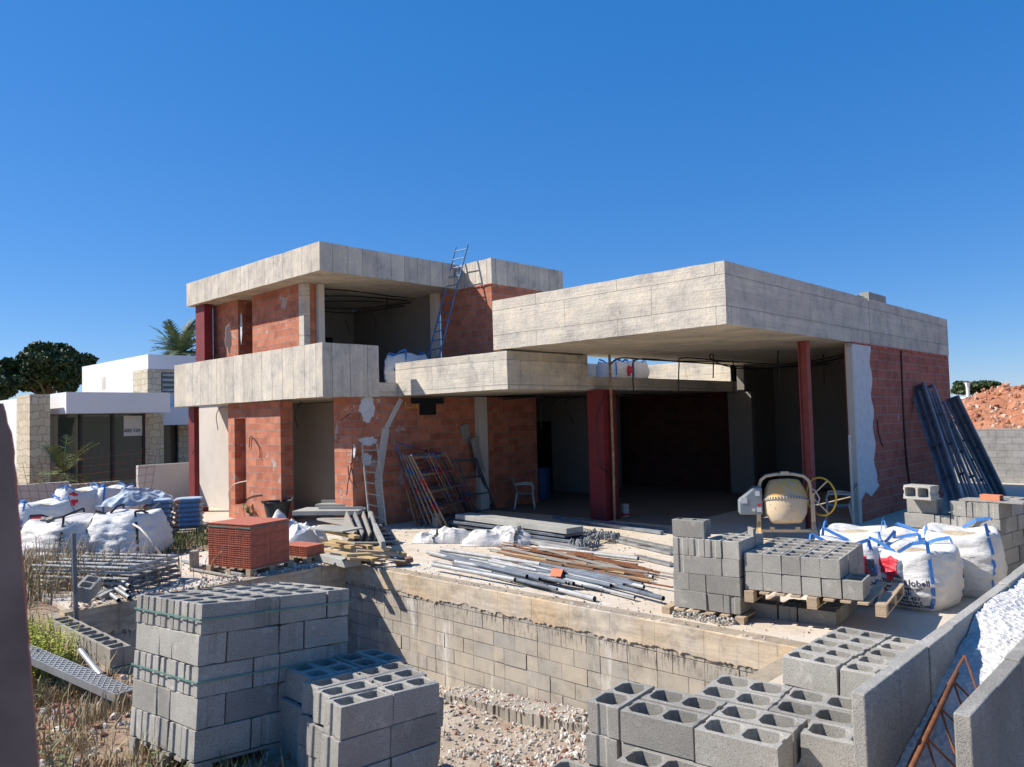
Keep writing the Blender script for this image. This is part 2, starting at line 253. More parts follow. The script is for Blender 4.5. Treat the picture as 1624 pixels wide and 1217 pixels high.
# ------------------------------------------------------------------ mesh helpers
def V(*a): return Vector(a)
class MB:
    def __init__(s): s.v = []; s.f = []
    def add(s, vs, fs):
        k = len(s.v); s.v += [tuple(x) for x in vs]; s.f += [tuple(i+k for i in f) for f in fs]; return s
    def box(s, a, b, mtx=None):
        x0, y0, z0 = a; x1, y1, z1 = b
        vs = [Vector(q) for q in ((x0, y0, z0), (x1, y0, z0), (x1, y1, z0), (x0, y1, z0), (x0, y0, z1), (x1, y0, z1), (x1, y1, z1), (x0, y1, z1))]
        if mtx: vs = [mtx@q for q in vs]
        return s.add(vs, [(3, 2, 1, 0), (4, 5, 6, 7), (0, 1, 5, 4), (1, 2, 6, 5), (2, 3, 7, 6), (3, 0, 4, 7)])
    def bar(s, a, b, wd, th, up=(0, 0, 1)):
        a, b = Vector(a), Vector(b); d = (b-a); L = d.length; d.normalize(); sd = d.cross(Vector(up))
        if sd.length < 1e-4: sd = d.cross(Vector((1, 0, 0)))
        sd.normalize(); u2 = sd.cross(d); m = Matrix((d, sd, u2)).transposed().to_4x4(); m.translation = a
        return s.box((0, -wd/2, -th/2), (L, wd/2, th/2), m)
    def tube(s, pts, r, n=8, cap=True):
        pts = [Vector(q) for q in pts]; k0 = len(s.v); N = len(pts); prev = None
        for i, q in enumerate(pts):
            d = (pts[min(i+1, N-1)]-pts[max(i-1, 0)]).normalized()
            u = Vector((0, 0, 1)) if abs(d.z) < .95 else Vector((1, 0, 0))
            if prev is not None: u = prev
            sd = d.cross(u).normalized(); u = sd.cross(d).normalized(); prev = u
            rr = r[i] if hasattr(r, '__len__') else r
            for j in range(n):
                an = 2*math.pi*j/n; s.v.append(tuple(q+sd*math.cos(an)*rr+u*math.sin(an)*rr))
        for i in range(N-1):
            for j in range(n): s.f.append((k0+i*n+j, k0+i*n+(j+1) % n, k0+(i+1)*n+(j+1) % n, k0+(i+1)*n+j))
        if cap: s.f.append(tuple(k0+j for j in range(n))[::-1]); s.f.append(tuple(k0+(N-1)*n+j for j in range(n)))
        return s
    def lathe(s, prof, n=28, mtx=None):
        k0 = len(s.v)
        for (r_, z_) in prof:
            for j in range(n):
                q = Vector((r_*math.cos(2*math.pi*j/n), r_*math.sin(2*math.pi*j/n), z_)); s.v.append(tuple(mtx@q if mtx else q))
        for i in range(len(prof)-1):
            for j in range(n): s.f.append((k0+i*n+j, k0+i*n+(j+1) % n, k0+(i+1)*n+(j+1) % n, k0+(i+1)*n+j))
        return s
    def prism(s, poly, z0, z1, mtx=None):
        n = len(poly); vs = [Vector((x, y, z0)) for x, y in poly]+[Vector((x, y, z1)) for x, y in poly]
        if mtx: vs = [mtx@q for q in vs]
        return s.add(vs, [tuple(range(n))[::-1], tuple(range(n, 2*n))]+[(i, (i+1) % n, n+(i+1) % n, n+i) for i in range(n)])
    def mesh(s, name, material, smooth=False):
        me = bpy.data.meshes.new(name); me.from_pydata(s.v, [], s.f); me.materials.append(material)
        bm = bmesh.new(); bm.from_mesh(me); bmesh.ops.recalc_face_normals(bm, faces=bm.faces)
        for f in bm.faces: f.smooth = smooth
        bm.to_mesh(me); bm.free(); return me
    def build(s, name, material, parent=None, smooth=False, bevel=0):
        o = bpy.data.objects.new(name, s.mesh(name, material, smooth)); col.objects.link(o)
        if parent: o.parent = parent
        if bevel:
            b = o.modifiers.new('bevel', 'BEVEL'); b.width = bevel; b.segments = 2; b.limit_method = 'ANGLE'
        return o
def tag(o, label=None, cat=None, group=None, kind=None):
    if label: o['label'] = label
    if cat: o['category'] = cat
    if group: o['group'] = group
    if kind: o['kind'] = kind
    return o
def empty(name, loc, label, cat, group=None, rz=0):
    o = bpy.data.objects.new(name, None); col.objects.link(o); o.location = loc; o.rotation_euler = (0, 0, rz); o.empty_display_size = .1
    return tag(o, label, cat, group)
def copy_tree(o, parent=None):
    c = o.copy(); col.objects.link(c); c.parent = parent
    for ch in list(o.children): copy_tree(ch, c)
    return c
def grid_surface(fn, nu, nv, closed_u=False):
    "fn(u, v) -> point, u and v in 0..1"
    vs = [fn(i/nu, j/nv) for j in range(nv+1) for i in range(nu+1)]
    fs = [(j*(nu+1)+i, j*(nu+1)+i+1, (j+1)*(nu+1)+i+1, (j+1)*(nu+1)+i) for j in range(nv) for i in range(nu)]
    return vs, fs
def nzv(p, s): return noise.noise(Vector(p)*s)
# ------------------------------------------------------------------ ground
def coords(lo, hi, a, b, st):
    near = []; x = a
    while x <= b+1e-6: near.append(x); x += st
    far = []; x = b+st; k = st
    while x < hi: far.append(x); k *= 1.35; x += k
    far.append(hi); neg = []; x = a-st; k = st
    while x > lo: neg.append(x); k *= 1.35; x -= k
    neg.append(lo); return neg[::-1]+near+far
def gz(x, y):
    n = nzv((x, y, 0), .8)*.10+nzv((x, y, 3), 2.7)*.05
    if 3.42 < x < 7.55 and 3.15 < y < 11.05:
        return -1.5+.12*max(0, 8-y)*.6+n*1.0
    if x > 7.4 or y > 14 and x > 8.3: return -.35
    if y > 10.9 and x > 3.4: return -.22 if y < 14 else -.05+n*.5
    if x > 3.3 and y < 3.4: return -.3
    if x < 3.45: 
        return -.03+n*.8 - .25*max(0, min(1, (y-6)/3))*(1 if x > .5 else .3) + (.25*max(0, min(1, (y-9.5)/2)))
    return n*.6
xs = coords(-900, 1400, -3, 14, .17); ys = coords(-900, 1400, -2, 20, .17)
vs = []; 
for y in ys:
    for x in xs: vs.append((x, y, gz(x, y) if -6 < x < 60 and -6 < y < 60 else -.1))
nx = len(xs); fs = [(j*nx+i, j*nx+i+1, (j+1)*nx+i+1, (j+1)*nx+i) for j in range(len(ys)-1) for i in range(nx-1)]
g = MB().add(vs, fs).build('ground', M['earth'], smooth=True); tag(g, kind='structure')
g.data.materials.append(m_ground('pale_rubble_dust', (.36, .28, .20), (.46, .39, .31), (.30, .15, .10)))
for p_ in g.data.polygons:
    c_ = p_.center
    if 3.2 < c_.x < 7.7 and 2.9 < c_.y < 11.2: p_.material_index = 1
tb = MB()
for (x0, y0, x1, y1) in ((3.35, 11.19, 24, 14.2), (7.65, 1.3, 30, 11.185), (3.6, 1.3, 7.645, 3.1), (8.5, 14.205, 24, 25)):
    nX = max(2, int((x1-x0)/.5)); nY = max(2, int((y1-y0)/.5))
    tb.box((x0, y0, -.45), (x1, y1, -.004)); 
tag(tb.build('terrace', M['terrace']), kind='structure')
tag(MB().box((14.0, 8.9, -.003), (23.1, 18.45, .004)).build('room_floor_shade_sheet', m_plaster('shade_darkened_floor', (.20, .175, .15), .5)), kind='structure')  # thin sheet over the slab, its dark colour paints in the room's shade
# ------------------------------------------------------------------ pool walls
def thing1(mb, name, m, label, cat, group=None, bevel=0, smooth=False): return tag(mb.build(name, m, bevel=bevel, smooth=smooth), label, cat, group)
def subd(fnbox, lo, hi, stp=.35): pass
def m_poolblocks():
    mt, t, p = mat('pool_blocks'); P = pos(t); v, s = wallvec(t, P); G = nn(t, 'ShaderNodeNewGeometry')
    a = mixc(t, ramp(t, G.outputs['Random Per Island'], [(0, 0), (1, 1)]), (.32, .30, .265), (.43, .375, .30))
    a = mixc(t, ramp(t, nz(t, P, 1.2, 6), [(.42, 0), (.64, .6)]), a, (.42, .36, .28))
    a = mixc(t, 1, a, ramp(t, nz(t, P, 2.6, 9, .75), [(.33, (.66, .64, .62)), (.5, (1, 1, 1)), (.68, (1.18, 1.15, 1.1))]), 'MULTIPLY')
    dz = nn(t, 'ShaderNodeMapRange'); t.links.new(s.outputs[2], dz.inputs[0])
    for k, x in ((1, -.62), (2, -.36), (3, 0), (4, 1)): dz.inputs[k].default_value = x
    dr = ramp(t, nz(t, v, 9, 5, .8, (3.2, .5, 1)), [(.53, 0), (.57, 1)]); mm = nn(t, 'ShaderNodeMath', operation='MULTIPLY'); t.links.new(dz.outputs[0], mm.inputs[0]); t.links.new(dr, mm.inputs[1])
    a = mixc(t, mm.outputs[0], a, (.12, .105, .085))
    a = mixc(t, ramp(t, nz(t, v, 1.1, 8, .75, (3, .6, 1)), [(.56, 0), (.64, .7)]), a, (.62, .58, .52))
    t.links.new(a, p.inputs['Base Color']); p.inputs['Roughness'].default_value = .95; bump(t, p, nz(t, P, 45, 6, .7), .5, .008); return mt
pw = MB(); rw = random.Random(4); z = -1.95; row = 0
pw.box((7.468, 3.15, -1.95), (7.648, 11.18, -.02))
while z < -.30:
    y = 3.15-(.2 if row % 2 else 0)
    while y < 11.17:
        ln = rw.choice((.2, .4, .4, .4)); j = rw.uniform(-.006, .007); y0, y1 = max(3.15, y)+.004, min(11.17, y+ln)-.003
        if y1-y0 > .05: pw.box((7.452+j, y0+rw.uniform(0, .003), z+.004+rw.uniform(-.002, .003)), (7.4675, y1, z+.195+rw.uniform(-.003, .003)))
        y += ln
    z += .2; row += 1
pwo = thing1(pw, 'pool_wall', m_poolblocks(), 'long sunlit pool wall of blocks under a stained concrete band', 'wall')
bd = MB(); nB = 420; vs = []
for k in range(nB+1):
    y = 3.15+8.03*k/nB; zb = -.30-.05*noise.noise(V(y*1.3, 0, 0))-.035*noise.noise(V(y*6, 2, 0))-.03*max(0, noise.noise(V(y*21, 4, 0)))*2
    bu = .004*noise.noise(V(y*3, 7, 0)); zt_ = -.004*abs(noise.noise(V(y*9, 1, 1)))*3; ct = 7.449+.012*abs(noise.noise(V(y*7, 5, 5)))
    vs += [(7.455, y, zb), (7.436+bu, y, zb+.012), (7.438+bu, y, -.12), (7.440+bu, y, zt_-.012), (ct, y, zt_), (7.648, y, -.001)]
bd.add(vs, [(6*k+i, 6*k+i+1, 6*k+7+i, 6*k+6+i) for k in range(nB) for i in range(5)]); bdo = bd.build('concrete_band', M['band'], pwo)
thing1(MB().box((3.24, 10.99, -1.9), (7.448, 11.188, .0)), 'pool_wall', M['pool'], 'shaded end wall of the pool below the brick pallet', 'wall')
thing1(MB().box((3.6, 3.1, -1.9), (7.448, 3.3, -.002)), 'pool_wall', M['pool'], 'near end wall of the pool behind the front block stacks', 'wall')
# ------------------------------------------------------------------ block meshes
def block_mesh(name, L, Wd, Hh, wall, m, nc=2, ch=.018, groove=True, bevel=.003, half=False, seed=0):
    bm = bmesh.new(); r0 = random.Random(seed)
    g = .012; gw = Wd*.16
    out = [(0, 0), (L, 0)]
    if groove: out += [(L, Wd/2-gw), (L-g, Wd/2-gw+g), (L-g, Wd/2+gw-g), (L, Wd/2+gw)]
    out += [(L, Wd), (0, Wd)]
    if groove: out += [(0, Wd/2+gw), (g, Wd/2+gw-g), (g, Wd/2-gw+g), (0, Wd/2-gw)]
    loops = [out]; cw = (L-wall*(nc+1))/nc
    for k in range(nc):
        x0 = wall+k*(cw+wall); x1 = x0+cw; y0 = wall; y1 = Wd-wall
        loops.append([(x0+ch, y0), (x1-ch, y0), (x1, y0+ch), (x1, y1-ch), (x1-ch, y1), (x0+ch, y1), (x0, y1-ch), (x0, y0+ch)])
    eds = []
    for lp in loops:
        vv = [bm.verts.new((x, y, 0)) for x, y in lp]
        eds += [bm.edges.new((vv[i], vv[(i+1) % len(vv)])) for i in range(len(vv))]
    bmesh.ops.triangle_fill(bm, use_beauty=True, use_dissolve=False, edges=eds)
    ret = bmesh.ops.extrude_face_region(bm, geom=list(bm.faces))
    bmesh.ops.translate(bm, vec=(0, 0, Hh), verts=[e for e in ret['geom'] if isinstance(e, bmesh.types.BMVert)])
    bmesh.ops.recalc_face_normals(bm, faces=bm.faces)
    if seed:
        for v in bm.verts: v.co += Vector((r0.uniform(-1, 1), r0.uniform(-1, 1), r0.uniform(-1, 1)))*.0022
        cs_ = [v for v in bm.verts if (v.co.x < .02 or v.co.x > L-.02) and (v.co.y < .02 or v.co.y > Wd-.02)]
        for v in r0.sample(cs_, min(2, len(cs_))):
            v.co += Vector((.006 if v.co.x < L/2 else -.006, .005 if v.co.y < Wd/2 else -.005, -.009 if v.co.z > Hh/2 else .003))*r0.uniform(.3, 1.2)
    se = [e for e in bm.edges if e.is_manifold and e.calc_face_angle(0) > .6]
    bmesh.ops.bevel(bm, geom=se, offset=bevel, segments=1, affect='EDGES')
    me = bpy.data.meshes.new(name); bm.to_mesh(me); bm.free(); me.materials.append(m); return me
BL = [block_mesh('concrete_block', .394, .194, .196, .032, M['block'], seed=k+1) for k in range(6)]
BP = [block_mesh('concrete_block', .397, .197, .198, .024, M['block'], seed=k+31, groove=False) for k in range(4)]
BH = block_mesh('concrete_block', .194, .194, .196, .032, M['block'], nc=1, seed=9)
BB = [block_mesh('concrete_block', .49, .235, .196, .03, M['block'], ch=.035, seed=k+21) for k in range(4)]
ORD = ['first', 'second', 'third', 'fourth', 'fifth', 'sixth', 'seventh', 'eighth', 'ninth', 'tenth', 'eleventh', 'twelfth', 'thirteenth', 'fourteenth', 'fifteenth', 'sixteenth', 'seventeenth', 'eighteenth']
def stack_matrix(p, yawd, tx=0, ty=0):
    m = Matrix.Rotation(R(yawd), 4, 'Z') @ Matrix.Rotation(R(tx), 4, 'X') @ Matrix.Rotation(R(ty), 4, 'Y'); m.translation = Vector(p); return m
def put_block(mtx, x, y, z, d, me, label, group, jig=.006, L=.4, Wd=.2, name='concrete_block', face_up=True):
    "d: 'x' lies along local x, 'y' lies along local y; x, y is the low corner"
    o = bpy.data.objects.new(name, me); col.objects.link(o)
    jx, jy, jr = rnd.uniform(-jig, jig), rnd.uniform(-jig, jig), rnd.uniform(-.012, .012)*jig/.006
    mm = Matrix.Translation((x+.003+jx, y+.003+jy, z+.002)) @ Matrix.Rotation(jr, 4, 'Z')
    if d == 'y': mm = mm @ Matrix.Translation((Wd-.006, 0, 0)) @ Matrix.Rotation(math.pi/2, 4, 'Z')
    o.matrix_world = mtx @ mm; tag(o, label, 'concrete block', group); return o
def stack(mtx, layers, top, where, group, L=.4, Wd=.2, hh=.2, full=1, meshes=None, jig=.006, visx=.45, visy=.45):
    "layers from the top down; each layer is a list of (x, y, dir[, half])"
    names = {0: 'top', 1: 'second', 2: 'third', 3: 'fourth', 4: 'fifth', 5: 'sixth'}
    for k, lay in enumerate(layers):
        items = lay if k < full else [q for q in lay if q[0] < visx-.3 or q[1] < visy-.3]
        items = sorted(items, key=lambda q: (round(q[1], 2), q[0]))
        for i, q in enumerate(items):
            half = len(q) > 3; me = BH if half else rnd.choice(meshes or BL)
            ln = names[k]+(' layer' if k else ' layer')
            put_block(mtx, q[0], q[1], top-hh*(k+1), q[2], me, f'grey block, {ORD[i]} from near corner, {ln}, {where[4:]}', group, jig, L, Wd)
def colX(x, n=5): return [(x, .2*k, 'x') for k in range(n)]
def colY(x): return [(x, 0, 'y'), (x, .4, 'y'), (x, .8, 'y', 'h')]
def colY2(x): return [(x, 0, 'y'), (x, .4, 'y', 'h'), (x, .6, 'y')]
def pallet(mtx, L=1.2, Wd=1.0, m=None, label='', h=.12, group='wooden pallets under the blocks'):
    m = m or M['pallet']
    e = bpy.data.objects.new('pallet', None); col.objects.link(e); e.matrix_world = mtx; e.empty_display_size = .1; tag(e, label, 'pallet', group)
    n = 6 if Wd < 1.3 else 9
    for k in range(n):
        y = k*(Wd-.1)/(n-1); MB().box((0, y, h-.02), (L, y+.1, h)).build('deck_board', m, e)
    for i in range(3):
        y = i*(Wd-.1)/2; MB().box((.0, y, 0), (L, y+.1, .018)).build('base_board', m, e)
        for j in range(3):
            x = j*(L-.12)/2; MB().box((x, y, .02), (x+.12, y+.1, h-.022)).build('spacer_block', m, e)
    return e
# stack 1 : tall strapped stack, left foreground
T1 = stack_matrix((2.247, 5.058, .127), 2.0, -3.5, 5.1)
LA = colX(0)+colY(.4)+colX(.6)+colY(1.0); LB = colY2(0)+colX(.2)+colY(.6)+colX(.8)
stack(T1, [LA, LB, LA, LB, LA], 1.0, 'the tall strapped stack', 'blocks of the tall strapped stack', visx=.35, visy=.35)
pallet(T1 @ Matrix.Translation((.0, 0, -.125)), label='grey wooden pallet under the tall strapped block stack', m=M['greywood'])
for zt in (.90, .50):
    b = MB()
    r_ = [(-.012, -.012), (1.208, -.012), (1.208, 1.008), (-.012, 1.008), (-.012, -.012)]
    for i in range(4):
        b.bar(T1@Vector((*r_[i], zt)), T1@Vector((*r_[i+1], zt)), .003, .012)
    thing1(b, 'packing_strap', M['strapg'], ('green strap round the top layer of the tall stack' if zt > .8 else 'green strap round the middle layer of the tall stack'), 'strap')
# stack 2 : stepped stack in front of the pool
T2 = stack_matrix((2.75, 4.12, .56), -.8, .5, 3.3)
L2 = [(0, 0, 'x'), (.4, 0, 'x'), (.05, .21, 'x'), (.46, .21, 'x'), (.09, .42, 'x'), (.5, .42, 'x'), (.17, .64, 'y'), (.37, .64, 'y'), (.58, .64, 'y'), (.79, .64, 'y')]
L2b = [(-.02, 0, 'x'), (.39, 0, 'x'), (.02, .22, 'x'), (.07, .43, 'x'), (.14, .64, 'y'), (.8, .2, 'y')]
stack(T2, [L2, L2b, L2b], 0, 'the stepped stack by the pool', 'blocks of the stepped stack by the pool', jig=.008, full=3)
pallet(T2 @ Matrix.Translation((-.15, 0, -.73)), label='dark pallet under the stepped block stack', m=M['greywood'], L=1.1)
# stack 3 : large wide-celled blocks, front centre right
T3 = stack_matrix((4.09, 1.95, .47), 5.6)
L3 = [(0, 0, 'y'), (0, .5, 'y'), (.02, 1.02, 'x')]
for k in (1, 2, 3): L3 += [(.25*k+.01, -.25*(k > 1)+.0, 'y'), (.25*k+.01, .5-.25*(k > 1), 'y')]
L3 += [(.27, -.52, 'y'), (.52, -.76, 'y')]
L3b = [(0, 0, 'y'), (0, .5, 'y'), (.02, 1.02, 'x'), (.25, -.5, 'y'), (.5, -.76, 'y')]
stack(T3, [L3, L3b, L3b], 0, 'the wide celled front stack', 'wide celled blocks at the front', L=.5, Wd=.245, meshes=BB, jig=.008)
TL = stack_matrix((3.81, 2.33, .27), 5.1)
put_block(TL, 0, 0, -.2, 'y', BB[0], 'grey wide celled concrete block set one step lower, in front of the front stack', 'wide celled blocks at the front', L=.5, Wd=.245)
put_block(TL, 0, 0, -.4, 'y', BB[1], 'grey wide celled block under the one set a step lower at the front', 'wide celled blocks at the front', L=.5, Wd=.245)
put_block(TL, .0, .55, -.4, 'y', BB[1], 'shaded wide celled block lying lowest at the bottom edge, left of the front stack', 'wide celled blocks at the front', L=.5, Wd=.245)
# stack 4 : by the white filled wall
T4 = stack_matrix((5.305, 2.098, .577), -1.9)
L4 = [(0, 0, 'y')]+[(.205*k, 0, 'y') for k in range(1, 5)]+[(.205*k, -.41, 'y') for k in range(5)]+[(.205*k, -.82, 'y') for k in range(2, 5)]
stack(T4, [L4, L4[:1]+[(0, -.42, 'y')], L4[:1]+[(0, -.42, 'y')]], 0, 'the stack behind the filled wall', 'blocks of the stack behind the filled wall', jig=.004, visx=.5, visy=9)
# pallet stacks at the pool edge
TP1 = stack_matrix((7.93, 4.153, .08), 6.3)
def colz(y0): return None
for args in (((0, .0, 'y'), (0, .4, 'x'), (0, .6, 'y', 'h'), (.2, 0, 'y'), (.4, 0, 'y')), ((0, 0, 'y'), (0, .4, 'y'), (.2, 0, 'y'), (.4, 0, 'y')), ((0, 0, 'x'), (0, .2, 'y'), (0, .6, 'x'), (.4, .0, 'x')), ((0, 0, 'x'), (0, .2, 'x'), (0, .4, 'x', 'h'), (0, .6, 'x'), (.4, 0, 'x'), (.4, .2, 'x'))): pass
P1L = [[(0, 0, 'x'), (0, .2, 'x', 'h'), (0, .4, 'x', 'h'), (.4, 0, 'x'), (.21, .2, 'x')], [(0, 0, 'x'), (0, .2, 'y'), (0, .6, 'x'), (.4, 0, 'x')],
       [(0, 0, 'y'), (0, .4, 'x'), (0, .6, 'x'), (.21, 0, 'x'), (.61, 0, 'x')], [(0, 0, 'x'), (0, .2, 'x'), (0, .4, 'y'), (.4, 0, 'x')]]
stack(TP1, P1L, .8, 'the small stack at the pool edge', 'blocks of the small stack at the pool edge', full=4, jig=.006, meshes=BP+BL[:1])
put_block(TP1, .0, .6, .6, 'x', BL[0], 'tall mortar-stained block at the left end of the small pool edge stack', 'blocks of the small stack at the pool edge')
put_block(TP1, .05, .42, .8, 'y', BL[1], 'single loose block lying crossways on top of the small pool edge stack', 'blocks of the small stack at the pool edge')
pallet(TP1 @ Matrix.Translation((-.06, -.05, -.128)), label='wooden pallet under the small stack at the pool edge', Wd=.98)
TP2 = stack_matrix((8.373, 3.295, .115-.155), 7.4)
P2 = [(0, 0, 'y'), (0, .41, 'x'), (0, .62, 'y'), (.2, 0, 'x'), (.61, 0, 'x')]
stack(TP2, [P2], .2, 'the single layer on the lower right pallet', 'blocks between the two pallets', jig=.003)
pallet(TP2 @ Matrix.Translation((-.05, -.12, -.122)), label='orange wooden pallet at the bottom, under the single block layer', m=M['pallet_o'], Wd=1.15)
TP3 = stack_matrix((8.13, 3.13, .36), 8.7)
P3 = [(.4*j+(.03 if j else 0), .2*k, 'x') for j in range(3) for k in range(5)]
stack(TP3, [P3, [q for q in P3]+[(0, -.21, 'x')]], .4, 'the neat stack on the upper pallet', 'blocks on the upper pallet', jig=.003, meshes=BP)
pallet(TP3 @ Matrix.Translation((-.04, -.42, -.125)), label='grey wooden pallet lying on the lower blocks, carrying the neat stack', m=M['pallet'], Wd=1.42, L=1.15)
sb = MB().box((0, 0, 0), (.3, .19, .03)).box((.0, .0, .03), (.03, .19, .2)); sbo = thing1(sb, 'broken_block', M['block'], 'broken L-shaped concrete block lying on the neat stack', 'concrete block')
sbo.matrix_world = TP3 @ Matrix.Translation((.62, 1.12, .4)) @ Matrix.Rotation(2.2, 4, 'Z')
# tall stack at the right edge
TR = stack_matrix((11.42, 2.36, 0), -8)
LR1 = [(0, 0, 'y'), (0, .4, 'x'), (0, .6, 'x'), (0, .8, 'y'), (.2, 0, 'x'), (.61, 0, 'x'), (.4, .2, 'x'), (.4, .6, 'x')]
LR2 = [(0, 0, 'x'), (0, .2, 'x'), (0, .4, 'x'), (0, .6, 'y'), (0, 1.0, 'x'), (.4, 0, 'x'), (.8, 0, 'y')]
LRt = [(0, 0, 'x'), (0, .2, 'x'), (0, .4, 'y', 'h'), (.4, 0, 'x'), (.41, .2, 'x'), (.8, 0, 'y')]
stack(TR, [LRt, LR1, LR2, LR1, LR2], 1.06, 'the tall stack at the right edge', 'blocks of the tall stack at the right edge', visx=.95, visy=.35)
pallet(TR @ Matrix.Translation((0, 0, -.06)), label='pallet under the tall block stack at the right edge', L=1.0, Wd=1.2)
put_block(TR, .05, .78, .86, 'y', BL[1], 'plain grey block lying on the lower step of the right edge stack', 'blocks of the tall stack at the right edge')
o = bpy.data.objects.new('concrete_block', BL[2]); col.objects.link(o)
o.matrix_world = TR @ Matrix.Translation((-.0, .72, 1.065)) @ Matrix.Rotation(math.pi/2-.15, 4, 'Z') @ Matrix.Translation((0, 0, .194)) @ Matrix.Rotation(-math.pi/2, 4, 'X')
tag(o, 'block lying on its side with both holes showing, highest on the right edge stack', 'concrete block', 'blocks of the tall stack at the right edge')
thing1(MB().box((.05, -.25, 1.065), (.35, .5, 1.085), TR), 'plank', M['greywood'], 'thin grey board lying on top of the right edge stack', 'board')
# ------------------------------------------------------------------ bricks
def hollow_brick(name, L, Wd, Hh, nx_, nz_, m):
    "clay brick with nx by nz tubes running along its length (x)"
    mb = MB(); tw = .007
    cy = (Wd-tw)/nx_; cz = (Hh-tw)/nz_
    for i in range(nx_+1): mb.box((0, i*cy, 0), (L, i*cy+tw, Hh))
    for j in range(nz_+1):
        for i in range(nx_): mb.box((.001, i*cy+tw, j*cz), (L-.001, (i+1)*cy, j*cz+tw))
    mb.box((L*.5, tw, tw), (L*.5+.003, Wd-tw, Hh-tw))
    return mb.mesh(name, m)
HB = hollow_brick('clay_brick', .40, .155, .165, 4, 5, M['clay'])
TB = stack_matrix((5.87, 11.20, .11), 14)
for k in range(4):
    n_ = 0
    for j in range(2):
        for i in range(6):
            if k < 3 and i > 0 and j > 0: continue
            o = bpy.data.objects.new('clay_brick', HB); col.objects.link(o)
            o.matrix_world = TB @ Matrix.Translation((.405*j+rnd.uniform(-.003, .003), .158*i, .168*k))
            tag(o, f'clay brick, {ORD[n_]} from near corner, {["bottom","second","third","top"][k]} row, brick pallet', 'brick', 'hollow bricks on the pallet'); n_ += 1
pallet(TB @ Matrix.Translation((-.02, -.02, -.11)), label='wooden pallet under the block of hollow clay bricks', L=.9, Wd=1.0, h=.105)
thing1(MB().bar(TB@V(-.01, -.01, .62), TB@V(-.01, .96, .62), .003, .014).bar(TB@V(-.01, -.01, .62), TB@V(.82, -.01, .62), .003, .014), 'packing_strap', M['strapg'], 'green strap round the top of the brick pallet', 'strap')
TB2 = stack_matrix((6.98, 11.42, .11), 12)
for i in range(4):
    o = bpy.data.objects.new('clay_brick', HB); col.objects.link(o); o.matrix_world = TB2 @ Matrix.Translation((.0, .158*i, .0))
    tag(o, f'hollow clay brick on the small pallet beside the brick block, {ORD[i]} from the front', 'brick', 'hollow bricks on the small pallet')
pallet(TB2 @ Matrix.Translation((-.02, -.02, -.11)), label='small pallet under four hollow bricks', L=.5, Wd=.7, h=.105)
HS = hollow_brick('clay_brick', .24, .11, .07, 3, 2, M['clay_l'])
o = bpy.data.objects.new('clay_brick', HS); col.objects.link(o); o.matrix_world = TR @ Matrix.Translation((.2, .02, 1.086)) @ Matrix.Rotation(1.5, 4, 'Z'); tag(o, 'orange brick lying on the board at the right edge stack', 'brick')
o = bpy.data.objects.new('clay_brick', hollow_brick('clay_brick', .24, .13, .13, 3, 3, M['clay'])); col.objects.link(o); o.matrix_world = TR @ Matrix.Translation((.05, 1.08, 1.065)); tag(o, 'small brick with square holes beside the sideways block', 'brick')
# ------------------------------------------------------------------ filled boundary wall (two leaves and white mortar)
def leaf(y0, y1, x0, x1, label):
    mb = MB(); x = x0; k = 0
    while x < x1:
        ln = .41
        mb.box((x+.001, y0+rnd.uniform(-.004, .004), -.3), (min(x+ln, x1)-.003, y1+rnd.uniform(-.004, .004), 1.2+rnd.uniform(-.006, .006))); x += ln; k += 1
    return thing1(mb, 'block_wall', M['block'], label, 'wall', bevel=.006)
leaf(1.13, 1.19, 3.13, 16, 'left leaf of grey blocks on the white filled boundary wall')
leaf(.77, .83, 3.13, 16, 'right leaf of grey blocks on the white filled boundary wall')
def fillz(x, y):
    b = 1.19*min(1, max(0, (x-3.05)/1.35))**.6 if x < 4.4 else 1.19
    b = .75+.43*min(1, max(0, (x-3.2)/1.6))
    return b+nzv((x, y, 0), 5)*.022+nzv((x, y, 5), 22)*.010+nzv((x, y, 8), 50)*.005+abs(nzv((x, y, 9), 3))*.03
vs, fs = grid_surface(lambda u, v: (3.0+u*u*13, .832+v*.296, fillz(3.0+u*u*13, .832+v*.296)), 500, 14)
thing1(MB().add(vs, fs), 'mortar_fill', M['fill'], 'rough white mortar poured between the two block leaves', 'mortar', smooth=True)
# lattice girder of rebar
ga, gb = at(1372, 1232, 'z', .93), at(1532, 1069, 'z', 1.16)
ga.y = .98; gb.y = .97
gr_ = empty('rebar_girder', ga, 'rusty rebar lattice girder lying in the white filled wall', 'rebar')
d = gb-ga; L = d.length; dn = d.normalized(); side = V(0, 1, 0)
def gl_(mb, a, b, r, n=8): return mb.tube([a-ga, b-ga], r, n)
gl_(MB(), ga-dn*.4, gb, .011).build('top_bar', M['rust'], gr_, smooth=True)
for sgn in (-1, 1):
    b = MB(); gl_(b, ga-dn*.4+side*.09*sgn-V(0, 0, .17), gb+side*.09*sgn-V(0, 0, .17), .006); b.build('bottom_bar', M['rust'], gr_)
    b = MB(); s0 = -.3
    while s0 < L-.05:
        A_ = ga+dn*s0; B_ = ga+dn*(s0+.1)+side*.09*sgn-V(0, 0, .17); C_ = ga+dn*(s0+.2); gl_(b, A_, B_, .005, 6); gl_(b, B_, C_, .005, 6); s0 += .2
    b.build('zigzag_bar', M['rust'], gr_)
